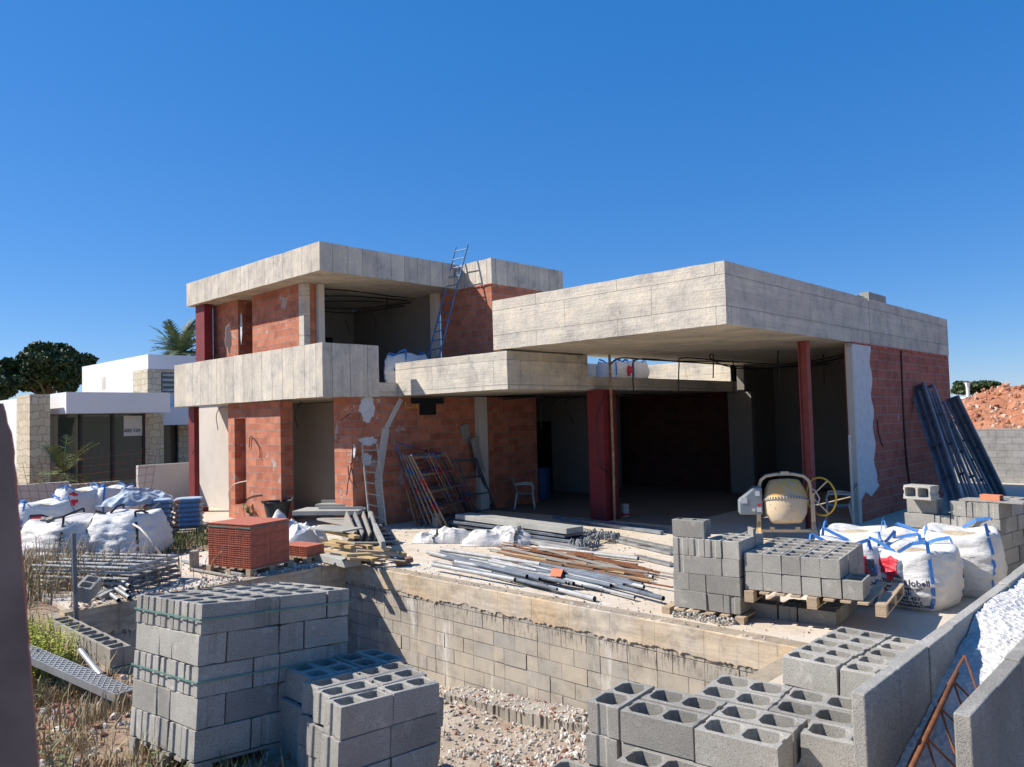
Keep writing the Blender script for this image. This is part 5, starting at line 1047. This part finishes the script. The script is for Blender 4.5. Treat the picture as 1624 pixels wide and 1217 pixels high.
# checker plate walkway plank and pole
pa, pb_ = V(2.35, 10.2, .1), at(205, 1098, 'z', -.05)
mp = at(30, 1025, 'z', .15); mq = at(200, 1098, 'z', .02)
pl = empty('walkway_plank', mp, 'aluminium checker plate walkway plank lying in the weeds', 'plank')
dd = (mq-mp); MB().bar((0, 0, 0), dd, .17, .012).build('deck', M['steel'], pl)
tr_ = MB(); dn = dd.normalized(); sdv = dn.cross(V(0, 0, 1)).normalized(); Ld = dd.length; kk = 0; x = .03
while x < Ld-.03:
    for j in range(5):
        c_ = dn*x+sdv*(-.066+.033*j)+V(0, 0, .009); s_ = 1 if (kk+j) % 2 else -1
        tr_.bar(c_-(dn*.016+sdv*.012*s_), c_+(dn*.016+sdv*.012*s_), .01, .008)
    x += .042; kk += 1
o = tr_.build('tread_pattern', M['slab'], pl)
for s_ in (-1, 1): MB().bar(sdv*.085*s_-V(0, 0, .03), dd+sdv*.085*s_-V(0, 0, .03), .01, .07).build('side_rail', M['steel'], pl)
thing1(MB().tube([at(128, 1032, 'z', .1), at(160, 1072, 'z', .05)], .028, 10), 'steel_tube', M['steel'], 'short galvanised tube leaning on the low pool side wall', 'tube')
# ---------- old block row and rubble in the pool
gW = 'row of old grooved blocks on the pool floor'
BR = block_mesh('old_block', .394, .194, .196, .032, M['block_old'], seed=81)
fm_ = MB(); fm_.box((.02, .02, .0), (.37, .17, .199)); BRF = BR.copy(); bm = bmesh.new(); bm.from_mesh(BRF); nb_ = len(bm.faces); bm.from_mesh(fm_.mesh('f', M['terrace'])); bm.faces.ensure_lookup_table()
for f_ in bm.faces[nb_:]: f_.material_index = 1
bm.to_mesh(BRF); bm.free(); BRF.materials.append(M['block_old'])
for k in range(16):
    o = bpy.data.objects.new('concrete_block', BRF if k < 11 else BR); col.objects.link(o); y_ = 7.9-.2*k; o.matrix_world = Matrix.Translation((6.98+rnd.uniform(-.015, .015), y_, -1.56+.015*k)) @ Matrix.Rotation(rnd.uniform(-.03, .03), 4, 'Z'); tag(o, f'old dusty grooved block, {ORD[k]} from the left in the row on the pool floor', 'concrete block', gW)
M['brickbit'] = simple('broken_brick_crumbs', (.26, .115, .075), .9, 0, .35, 14)
M['paleb'] = simple('pale_mortar_crumbs', (.46, .43, .38), .95, 0, .3, 10)
def rubble(name, label, n, place, smin, smax, mats, seed):
    r0 = random.Random(seed); outs = []
    base = [V(*q).normalized() for q in ((1, 0, 0), (-1, 0, 0), (0, 1, 0), (0, -1, 0), (0, 0, 1), (0, 0, -1), (1, 1, 1), (-1, 1, 1), (1, -1, 1), (-1, -1, 1))]
    me = MB(); fidx = []
    ico = bmesh.new(); bmesh.ops.create_icosphere(ico, subdivisions=1, radius=1); bv = [v.co.copy() for v in ico.verts]; bf_ = [tuple(v.index for v in f.verts) for f in ico.faces]; ico.free()
    for k in range(n):
        x, y, z = place(r0); s_ = smin+(smax-smin)*r0.random()**3; rot = Euler((r0.uniform(0, 6), r0.uniform(0, 6), r0.uniform(0, 6))).to_matrix(); sc3 = V(r0.uniform(.6, 1.4), r0.uniform(.5, 1.1), r0.uniform(.3, .8))
        me.add([rot@V(q.x*sc3.x*r0.uniform(.75, 1.2), q.y*sc3.y*r0.uniform(.75, 1.2), q.z*sc3.z)*s_+V(x, y, z+s_*.2) for q in bv], bf_); fidx.append((r0.choices(range(len(mats)), [w_ for _, w_ in mats])[0]))
    o = me.build(name, mats[0][0]); 
    for m_, _ in mats[1:]: o.data.materials.append(m_)
    nf = len(bf_)
    for i, p_ in enumerate(o.data.polygons): p_.material_index = fidx[i//nf]
    return tag(o, label, 'rubble', kind='stuff')
whr = M['paleb']; 
rubble('pool_rubble', 'broken mortar and brick rubble covering the pool floor', 11000, lambda r_: (lambda x, y: (x, y, gz(x, y)))(r_.uniform(3.5, 7.42), 3.4+7.5*r_.random()), .005, .04, [(whr, 3), (M['plaster'], 5), (M['brickbit'], 2), (M['block_old'], 4)], 5)
rubble('rubble', 'white lumps of mortar spread near the pool corner', 2600, lambda r_: (lambda x, y: (x, y, gz(x, y)))(min(7.4, 6.4+r_.gauss(0, .55)), 4.9+r_.gauss(0, .8)), .005, .045, [(whr, 8), (M['plaster'], 4), (M['brickbit'], 1)], 6)
rubble('rubble', 'red brick crumbs and pale stones in the weedy corner', 5200, lambda r_: (lambda x, y: (x, y, gz(x, y)))(r_.uniform(.3, 3.2), r_.uniform(2.6, 9)), .006, .045, [(M['brickbit'], 5), (M['plaster'], 3), (whr, 1), (M['block_old'], 2)], 7)
rubble('rubble', 'grit and small stones along the pool coping', 600, lambda r_: (7.48+r_.random()**2*.9, r_.uniform(3.4, 10.9), .0), .004, .02, [(M['plaster'], 4), (M['brickbit'], 1), (M['tile'], 2)], 8)
rubble('rubble', 'mortar crumbs heaped under the small stack pallet', 260, lambda r_: (7.70+r_.random()*.18, 4.2+r_.random()*.7, .0+r_.random()*.05), .006, .03, [(whr, 4), (M['tile'], 2)], 9)
rubble('rubble', 'mortar bits lying on the old block row', 900, lambda r_: (lambda y: (6.96+r_.random()*.45, y, -1.36+.075*(7.9-y)))(5.6+r_.random()*2.5), .008, .035, [(M['plaster'], 4), (M['brickbit'], 1)], 10)
rubble('rubble', 'stones and bricks behind the brick pallet and bags', 500, lambda r_: (r_.uniform(3.6, 9), r_.uniform(11.3, 17), .0), .01, .045, [(M['plaster'], 4), (M['brickbit'], 3), (M['tile'], 1)], 11)
rubble('rubble', 'grit, clods and mortar crumbs scattered over the pale slab', 2600, lambda r_: (r_.uniform(7.7, 13.5), r_.uniform(4.2, 14), 0), .003, .02, [(M['plaster'], 4), (M['brickbit'], 1), (M['tile'], 2), (whr, 1)], 14)
rubble('rubble', 'rubble and dirt along the slab edge left of the brick pallet', 900, lambda r_: (r_.uniform(3.35, 7.3), 11.0+abs(r_.gauss(0, .35)), 0), .005, .04, [(M['plaster'], 4), (M['brickbit'], 2), (M['tile'], 1)], 15)
# ---------- weeds
def blades(name, label, n, place, h0, h1, m, seed, lean=.5, wd=.006, leafs=0):
    r0 = random.Random(seed); mb = MB()
    for k in range(n):
        x, y, z = place(r0); h = r0.uniform(h0, h1); a_ = r0.uniform(0, 6.3); l_ = r0.uniform(.1, lean)*h; d_ = V(math.cos(a_), math.sin(a_), 0); sd = V(-d_.y, d_.x, 0)*wd*r0.uniform(.6, 1.5); p0 = V(x, y, z-.02)
        p1 = p0+d_*l_*.35+V(0, 0, h*.6); p2 = p0+d_*l_+V(0, 0, h)
        mb.add([p0-sd, p0+sd, p1+sd*.8, p1-sd*.8, p2], [(0, 1, 2, 3), (3, 2, 4)])
        for j in range(leafs):
            q_ = p0.lerp(p2, r0.uniform(.3, 1)); b_ = r0.uniform(0, 6.3); e_ = V(math.cos(b_), math.sin(b_), r0.uniform(-.2, .5))*r0.uniform(.02, .045); f_ = e_.cross(V(0, 0, 1)).normalized()*.012
            mb.add([q_, q_+e_*.5+f_, q_+e_, q_+e_*.5-f_], [(0, 1, 2, 3)])
    return tag(mb.build(name, M[m]), label, 'weeds', kind='stuff')
def clumped(x0, x1, y0, y1, nc, s_, seed, zf=None):
    r1 = random.Random(seed); cs = [(r1.uniform(x0, x1), r1.uniform(y0, y1)) for _ in range(nc)]
    def f(r_):
        c_ = r_.choice(cs); x, y = c_[0]+r_.gauss(0, s_), c_[1]+r_.gauss(0, s_)
        if 3.0 < x < 3.5 and y < 11: x = 2.95
        return x, y, (zf if zf is not None else gz(x, y))
    return f
blades('dry_grass', 'dry straw coloured grass along the left edge', 3200, clumped(.8, 2.7, 5.6, 11.5, 46, .16, 1), .06, .30, 'dry', 1)
blades('weeds', 'green leafy weeds along the low pool side wall', 2300, clumped(.9, 2.7, 7.6, 11.5, 30, .15, 2), .05, .26, 'weed', 2, leafs=4)
blades('weeds', 'bright yellow green bush of weeds beside the low wall', 900, clumped(2.15, 2.6, 9.0, 10.6, 8, .16, 3), .2, .55, 'yleaf', 3, leafs=8)
blades('dry_grass', 'brown dead brush under the walkway plank', 2200, clumped(1.0, 2.7, 4.6, 9.0, 26, .14, 4), .04, .22, 'dry', 4, lean=1.4, wd=.004)
blades('grass', 'green grass patch in front of the cement bags', 3000, clumped(5.6, 8.2, 14.8, 16.6, 26, .3, 5, .0), .06, .2, 'weed', 5)
blades('grass', 'grass tufts growing by the tall strapped stack', 420, clumped(1.7, 2.6, 3.9, 5.1, 9, .1, 6), .06, .26, 'weed', 6)
blades('dry_grass', 'tall dry stalks in front of the left bulk bags', 1500, clumped(2.6, 4.6, 12.0, 14.8, 26, .3, 7, -.05), .25, .8, 'dry', 7, leafs=2)
blades('weeds', 'broad leaved weeds and dead stems among the bricks bottom left', 260, clumped(.9, 2.2, 3.2, 7.0, 26, .08, 8), .08, .3, 'weed', 18, leafs=9, wd=.003)
# ---------- trees
def crown(mb, c, rx, ry, rz, n, s_, seed, nc=70, cs=.27):
    r0 = random.Random(seed); cs_ = []
    for _ in range(nc):
        d_ = V(r0.gauss(0, 1), r0.gauss(0, 1), r0.gauss(0, 1)).normalized()*r0.random()**.4*.82; cs_.append((V(d_.x*rx, d_.y*ry, d_.z*rz), r0.uniform(.6, 1.1)*cs))
    for k in range(n):
        q_, w_ = r0.choice(cs_); d_ = V(r0.gauss(0, 1), r0.gauss(0, 1), r0.gauss(0, 1)).normalized(); p0 = Vector(c)+q_+V(d_.x*rx, d_.y*ry, d_.z*rz)*w_*r0.random()**.33
        a_ = V(r0.gauss(0, 1), r0.gauss(0, 1), r0.gauss(0, 1)).normalized()*s_*r0.uniform(.5, 1.3); b_ = a_.cross(V(r0.gauss(0, 1), r0.gauss(0, 1), r0.gauss(0, 1))).normalized()*s_*r0.uniform(.3, .8)
        mb.add([p0-a_*.5-b_*.5, p0+a_*.5-b_*.4, p0+a_*.6+b_*.5, p0-a_*.4+b_*.5], [(0, 1, 2, 3)])
def tree(px0, px1, py0, py1, dist, label, seed, n=9000, s_=.22, cat='tree', name='pine_tree', zb=-.1):
    d_ = at((px0+px1)/2, (py0+py1)/2, 'z', 2.31)-C0; u = (cf*F+cr*((px0+px1)/2-W/2)-cu*((py0+py1)/2-H/2)).normalized()
    c = C0+u*dist; k_ = dist/(F/ (u.dot(cf))) ; rx = (px1-px0)/2*k_*1.02; rz = (py1-py0)/2*k_
    e = empty(name, (c.x, c.y, zb), label, cat); mb = MB(); crown(mb, (0, 0, c.z-zb), rx, rx, rz, n, s_, seed); mb.build('crown', M['leaf'], e)
    t_ = MB().tube([(0, 0, 0), (.2, 0, (c.z-zb)*.5), (0, .1, c.z-zb)], [rx*.09, rx*.06, rx*.03], 8)
    for k in range(5): a_ = k*1.3; t_.tube([(0.15, 0, (c.z-zb)*(.4+.08*k)), (math.cos(a_)*rx*.6, math.sin(a_)*rx*.6, c.z-zb+rz*.3)], [rx*.035, rx*.01], 6)
    t_.build('trunk', M['bark'], e); return e
tree(2, 150, 545, 632, 58, 'big dark rounded pine behind the white neighbouring house', 1, 26000, .26)
tree(-60, 30, 574, 640, 56, 'darker pine cut by the left edge of the picture', 2, 9000, .26)
tree(1512, 1592, 603, 628, 90, 'low green tree top behind the red soil heap', 3, 6000, .4)
def palm(c, h, n, fl_, label, seed, name='palm_tree', m='palm', droop=.9, lw=.05, trunk=.18, nl=26):
    e = empty(name, c, label, 'palm'); r0 = random.Random(seed)
    MB().tube([(0, 0, 0), (0, 0, h*.5), (.02, 0, h)], [trunk*1.1, trunk, trunk*.9], 10).build('trunk', M['bark'], e)
    mb = MB()
    for k in range(n):
        a_ = r0.uniform(0, 6.3); el = r0.uniform(-.35, 1.35); l_ = fl_*r0.uniform(.75, 1.1); pts = []; d_ = V(math.cos(a_)*math.cos(el), math.sin(a_)*math.cos(el), math.sin(el)); q_ = V(0, 0, h)
        for j in range(9): pts.append(q_.copy()); q_ = q_+d_*l_/8; d_ = (d_-V(0, 0, droop*.14)).normalized()
        mb.tube(pts, [.02*fl_/1.5*(1-.09*j) for j in range(9)], 4)
        for i in range(nl):
            s_ = (i+2)/(nl+2)*8; j = min(7, int(s_)); b_ = pts[j].lerp(pts[j+1], s_-j); t_ = (pts[j+1]-pts[j]).normalized(); sd = t_.cross(V(0, 0, 1)).normalized()
            for sg in (-1, 1):
                ll = fl_*.26*math.sin(math.pi*min(1, (i+3)/(nl+4)))+.04; v_ = (sd*sg+t_*.7+V(0, 0, r0.uniform(-.25, .25))).normalized()*ll; w_ = t_*lw*.5
                mb.add([b_-w_, b_+w_, b_+v_], [(0, 1, 2)])
    mb.build('fronds', M[m], e); return e
q = C0+(cf*F+cr*(284-W/2)-cu*(556-H/2)).normalized()*46; palm((q.x, q.y, 0), q.z-.3, 42, 2.2, 'date palm rising behind the white neighbouring house', 4, lw=.10, trunk=.28)
# ---------- neighbouring house
nb = empty('white_house', (9, 30, 0), 'modern white neighbouring house with stone pillars and dark glass', 'house')
def npart(mb, name, m, label=None):
    mb.v = [(x-9, y-30, z) for x, y, z in mb.v]; o = mb.build(name, M[m], nb)
    if label: o['label'] = label
    return o
YF = 28.0
def nx_(px, py, y=YF): return at(px, py, 'y', y).x
def nz_h(px, py, y=YF): return at(px, py, 'y', y).z
xa, xb = nx_(105, 622), nx_(270, 626); zt, zb_ = nz_h(105, 622), nz_h(105, 656)
yb = YF+3.4
npart(MB().box((xa, YF, zb_), (xb, YF+9, zt)), 'roof_fascia', 'paint')
yg = YF+1.6; g0, g1 = nx_(74, 700, yg), nx_(229, 700, yg); gz0 = -.3
npart(MB().box((g0, yg, gz0), (g1, yg+.05, zb_-.003)), 'glass_wall', 'glass')
fm = MB()
for px in (76, 127, 178, 228): x = nx_(px, 700, yg); fm.box((x-.05, yg-.06, gz0), (x+.05, yg-.01, zb_-.004))
npart(fm, 'window_frame', 'frame')
npart(MB().box((nx_(229, 700, yg), yg-.1, gz0), (nx_(258, 700, yg), yg+.6, zb_-.01)), 'stone_pillar', 'stone')
s0, s1 = nx_(47, 700, YF+.6), nx_(74, 700, YF+.6); npart(MB().box((s0, YF+.6, gz0), (s1+.1, YF+2.1, zt-.05)), 'stone_pillar', 'stone', 'broad honey stone pillar')
npart(MB().box((s0+.3, YF+2.11, gz0), (s0+.6, YF+14, zt-.1)), 'wall', 'paint')
npart(MB().box((xb-.2, YF+4, nz_h(280, 674, YF+4)), (xb+6, YF+9, nz_h(280, 645, YF+4))), 'roof_fascia', 'paint')
npart(MB().box((xb-.2, YF+5.2, gz0), (xb+6, YF+5.25, nz_h(280, 672, YF+4))), 'glass_wall', 'glass')
npart(MB().box((nx_(283, 700, YF+5), YF+5.0, gz0), (nx_(305, 700, YF+5), YF+5.15, nz_h(280, 674, YF+4))), 'stone_pillar', 'stone')
yu = YF+5; ux0, ux1 = nx_(235, 600, yu), nx_(235, 600, yu)+6; uz1 = nz_h(235, 562, yu); uz0 = nz_h(235, 640, yu)
npart(MB().box((ux0, yu, nz_h(235, 585, yu)), (ux1, yu+8, uz1)).box((ux0, yu+.4, uz0-2), (ux1, yu+8, nz_h(235, 585, yu)-.002)), 'upper_block', 'paint')
npart(MB().box((ux0-.02, yu+.02, uz0-1), (nx_(256, 600, yu), yu+1.6, nz_h(235, 585, yu)-.004)), 'stone_pillar', 'stone')
wn = npart(MB().box((nx_(256, 600, yu+.35), yu+.33, nz_h(256, 622, yu)), (nx_(282, 600, yu+.35), yu+.38, nz_h(256, 590, yu))), 'window', 'glass')
sh = MB()
for k in range(4): sh.box((nx_(257, 600, yu+.3), yu+.26, nz_h(256, 596+8*k, yu)), (nx_(281, 600, yu+.3), yu+.31, nz_h(256, 592+8*k, yu)))
npart(sh, 'window_louvre', 'steel')
npart(MB().box((ux0-.012, yu+4.9, nz_h(172, 617, yu+5)), (ux0, yu+5.3, nz_h(172, 598, yu+5))), 'slot_window', 'plaster')
me = text_mesh('692 129', .17, bold=.004); mb = MB(); q = at(197, 686, 'y', yg-.02); mb.add([(q.x+v.co.x, yg-.03, q.z+v.co.y) for v in me.vertices], [tuple(p_.vertices) for p_ in me.polygons])
q0, q1 = at(196, 660, 'y', yg-.01), at(221, 686, 'y', yg-.01); npart(MB().box((q0.x, yg-.02, q1.z-.12), (q1.x+.1, yg-.008, q0.z)), 'window_poster', 'patch'); npart(mb, 'poster_number', 'ink')
# low garden walls and meshes
def wl(px0, px1, pyt, y, th, m, label, zbm=-.3, name='garden_wall', cat='wall'):
    a, b = at(px0, pyt, 'y', y), at(px1, pyt, 'y', y); return thing1(MB().box((a.x, y, zbm), (b.x, y+th, (a.z+b.z)/2)), name, M[m], label, cat)
wl(22, 110, 767, 23.5, .15, 'pinkish', 'low pale rendered garden wall behind the left bulk bags')
wl(219, 306, 736, 23.2, .15, 'pinkish', 'taller pale garden wall beside the red corner column')
wl(190, 222, 774, 22.8, .15, 'pinkish', 'short pale garden wall between block wall and tall wall')
for j in range(2):
    for i in range(7):
        y_ = 22.0; a = at(113, 768, 'y', y_); b = at(192, 768, 'y', y_); st_ = (b.x-a.x)/7; x = a.x+st_*(i+.5*j)
        o = tag(MB().box((x+.005, y_, a.z-.24*(j+1)), (x+st_-.01, y_+.2, a.z-.24*j-.01)).build('concrete_block', M['block_old'], None, bevel=.01), f'dark weathered block, {ORD[i]} from left in the {["top", "lower"][j]} row of the low garden wall', 'concrete block', 'blocks of the low garden wall')
thing1(MB().box((at(113, 768, 'y', 22).x, 22.02, -.3), (at(192, 768, 'y', 22).x, 22.18, at(113, 768, 'y', 22).z-.485)), 'garden_wall', M['block_old'], 'base of the dark garden block wall', 'wall')
def wire(px0, px1, pyt, pyb, y, label, tilt):
    mb = MB(); a, b = at(px0, pyt, 'y', y), at(px1, pyb, 'y', y); n_ = int(abs(b.x-a.x)/.2); nz2 = int((a.z-b.z)/.2)+1
    for i in range(n_+1): x = a.x+.2*i; mb.tube([(x+tilt, y, b.z), (x-tilt, y, a.z)], .0045, 4)
    for j in range(nz2): z = b.z+.2*j; mb.tube([(a.x, y-.01, z+tilt*.5), (b.x, y-.01, z-tilt*.5)], .0045, 4)
    return tag(mb.build('mesh_fence', M['rust']), label, 'mesh fence')
wire(30, 112, 735, 800, 22.9, 'rusty wire mesh standing before the left garden wall', .12)
wire(115, 245, 715, 790, 21.6, 'rusty wire mesh standing behind the cement bags', -.1)
q = at(100, 775, 'y', 26.5); palm((q.x, q.y, -.1), 1.1, 20, 1.3, 'small fan palm before the dark glass', 9, droop=.7, lw=.05, trunk=.12, nl=14, m='weed')
# ---------- right side : block wall, soil, leaning panels
XW = 27.0; yr = at(1500, 680, 'x', XW).y
mbw = MB(); zt_ = at(1600, 680, 'x', XW).z
thing1(MB().box((XW, -14, -.3), (XW+.2, 16, zt_)), 'block_wall', m_brick('grey_block_wall', (.33, .32, .30), (.28, .27, .25), (.22, .21, .19), .4, .2), 'grey block boundary wall in front of the red soil heap', 'wall')
def heap(x, y):
    d1 = math.hypot((x-42)/9, (y-6.2)/11); z = 3.45*max(0, 1-d1**1.6) if d1 < 1 else 0
    return z*(1+.05*nzv((x, y, 0), .5))+.25*nzv((x, y, 1), .9)+.12*nzv((x, y, 5), 3)-.2
vs, fs = grid_surface(lambda u, v: V(32+20*u, -8+25*v, heap(32+20*u, -8+25*v)), 130, 150)
tag(MB().add(vs, fs).build('soil_heap', M['soil'], smooth=False), 'large heap of red soil and stones behind the grey block wall', 'soil heap')
rubble('rubble', 'stones scattered over the red soil heap', 5000, lambda r_: (lambda x, y: (x, y, heap(x, y)))(r_.uniform(33, 48), r_.uniform(-4, 14)), .03, .16, [(M['soil'], 6), (simple('pale_red_stone', (.55, .36, .26), .9), 3)], 13)
hh = empty('white_house', (75, 19.5, 0), 'small distant white house with a chimney pot above the soil heap', 'house')
q = C0+(cf*F+cr*(1526-W/2)-cu*(628-H/2)).normalized()*78
MB().lathe([(1.9, 0), (1.9, .2), (1.5, .5), (.8, .8), (0, .9)], 20, Matrix.Translation((q.x-75, q.y-19.5, q.z-1.0))).build('domed_roof', M['paint'], hh)
MB().box((-1.9, -1.6, 0), (1.9, 1.6, q.z-1.0), Matrix.Translation((q.x-75, q.y-19.5, 0))).build('wall', M['paint'], hh)
q = C0+(cf*F+cr*(1535-W/2)-cu*(620-H/2)).normalized()*76; MB().tube([(q.x-75, q.y-19.5, q.z-2), (q.x-75, q.y-19.5, q.z+.3), (q.x-75, q.y-19.5, q.z+.7)], [.14, .14, .24], 8).build('chimney', M['paint'], hh)
gP = 'formwork panels leaning on the right wall'
def fpanel(b0, t0, wd, label, k):
    b0, t0 = Vector(b0), Vector(t0); d_ = (t0-b0); L_ = d_.length; d_.normalize(); nrm = V(-1, .12, 0); sd = d_.cross(nrm).normalized(); nr = sd.cross(d_).normalized()
    mm = Matrix((d_, sd, nr)).transposed().to_4x4(); mm.translation = b0; e = bpy.data.objects.new('formwork_panel', None); col.objects.link(e); e.matrix_world = mm; tag(e, label, 'formwork panel', gP)
    MB().box((0, -wd/2, 0), (L_, -wd/2+.05, .07)).build('side_rail', M['formwork'], e); MB().box((0, wd/2-.05, 0), (L_, wd/2, .07)).build('side_rail', M['formwork'], e)
    if k in (0, 4): MB().box((0, -wd/2+.05, -.0), (L_, wd/2-.05, .012)).build('panel_sheet', M['steel_d'], e)
    for j in range(5): x = j*(L_-.05)/4; MB().box((x, -wd/2+.05, .013), (x+.05, wd/2-.05, .06)).build('cross_rib', M['steel_d'], e)
    MB().box((L_*.05, -.02, .013), (L_*.95, .02, .05)).build('middle_rib', M['formwork'], e)
yl = 5.78
for k, (tp, bt, w_, l_) in enumerate((((1456, 612), (1520, 795), .36, 'leftmost blue grey formwork panel on the right brick wall'), ((1476, 612), (1545, 795), .2, 'second formwork panel from the left on the right wall'), ((1492, 640), (1560, 797), .24, 'ribbed formwork panel in the middle of the leaning row'), ((1512, 670), (1574, 797), .2, 'narrow ribbed panel right of the middle one'), ((1510, 630), (1588, 797), .34, 'rightmost plain formwork panel reaching past the wall end'))):
    T_ = at(*tp, 'y', yl-.09*k+.0); B_ = at(*bt, 'z', .0) if False else at(*bt, 'y', 4.75-.05*k); B_.z = 0.02
    fpanel(B_, T_, w_, l_, k)
MB
# ---------- broken pillar close to the camera at the left edge
pr = MB(); dpt = 1.35
def fpil(px, py, dz=0): u = (cf*F+cr*(px-W/2)-cu*(py-H/2)); return C0+u/F*(dpt+dz)
n_ = 40; vs = []
for k in range(n_+1):
    py = 640+k*(1260-640)/n_; ex = 2 if py < 655 else (12 if py < 672 else (16 if py < 690 else None))
    px = (41 if True else 0) if py > 700 else 22
    px = 18+(py-690)*(42/527) if py >= 690 else {0: 3}.get(0)+ (py-640)*.26
    px = px+2.2*noise.noise(V(py*.05, 0, 0)); vs += [fpil(px, py), fpil(px+3+2*noise.noise(V(py*.09, 4, 0)), py, .22), fpil(-120, py, .25), fpil(-120, py)]
pr.add(vs, [(4*k+i, 4*k+(i+1) % 4, 4*k+4+(i+1) % 4, 4*k+4+i) for k in range(n_) for i in range(4)]+[(0, 1, 2, 3)])
o = thing1(pr, 'broken_pillar', simple('grey_brown_render', (.17, .135, .12), .9, 0, .3, 5), 'blurred broken plaster pillar close up at the left edge', 'pillar'); o.data.materials.append(M['clay'])
for p_ in o.data.polygons:
    if p_.index % 4 == 0 and p_.index < 4*n_: p_.material_index = 1

# pieces of parts hang one level deeper
def sub(kid_names, host_name, root=None):
    for o in list(col.objects):
        if o.name.split('.')[0] in kid_names and o.parent and o.parent.type == 'EMPTY' and (root is None or o.parent.name.split('.')[0] == root):
            hosts = [c for c in o.parent.children if c.name.split('.')[0] == host_name]
            if hosts: o.parent = hosts[0]
sub(('printed_logo', 'printed_text'), 'bag_body', 'big_bag'); sub(('sticker',), 'motor_box', 'cement_mixer'); sub(('wheel_spoke',), 'tipping_wheel', 'cement_mixer'); sub(('drum_rim',), 'drum_bowl', 'cement_mixer')
sub(('yoke_plate',), 'yoke', 'cement_mixer'); sub(('window_frame', 'window_poster', 'poster_number'), 'glass_wall', 'white_house'); sub(('window_louvre',), 'window', 'white_house'); sub(('printed_band',), 'bag_paper', 'cement_bag'); sub(('tread_pattern',), 'deck', 'walkway_plank'); sub(('label_band',), 'can', 'paint_tin'); sub(('column_base',), 'column', 'unfinished_house')
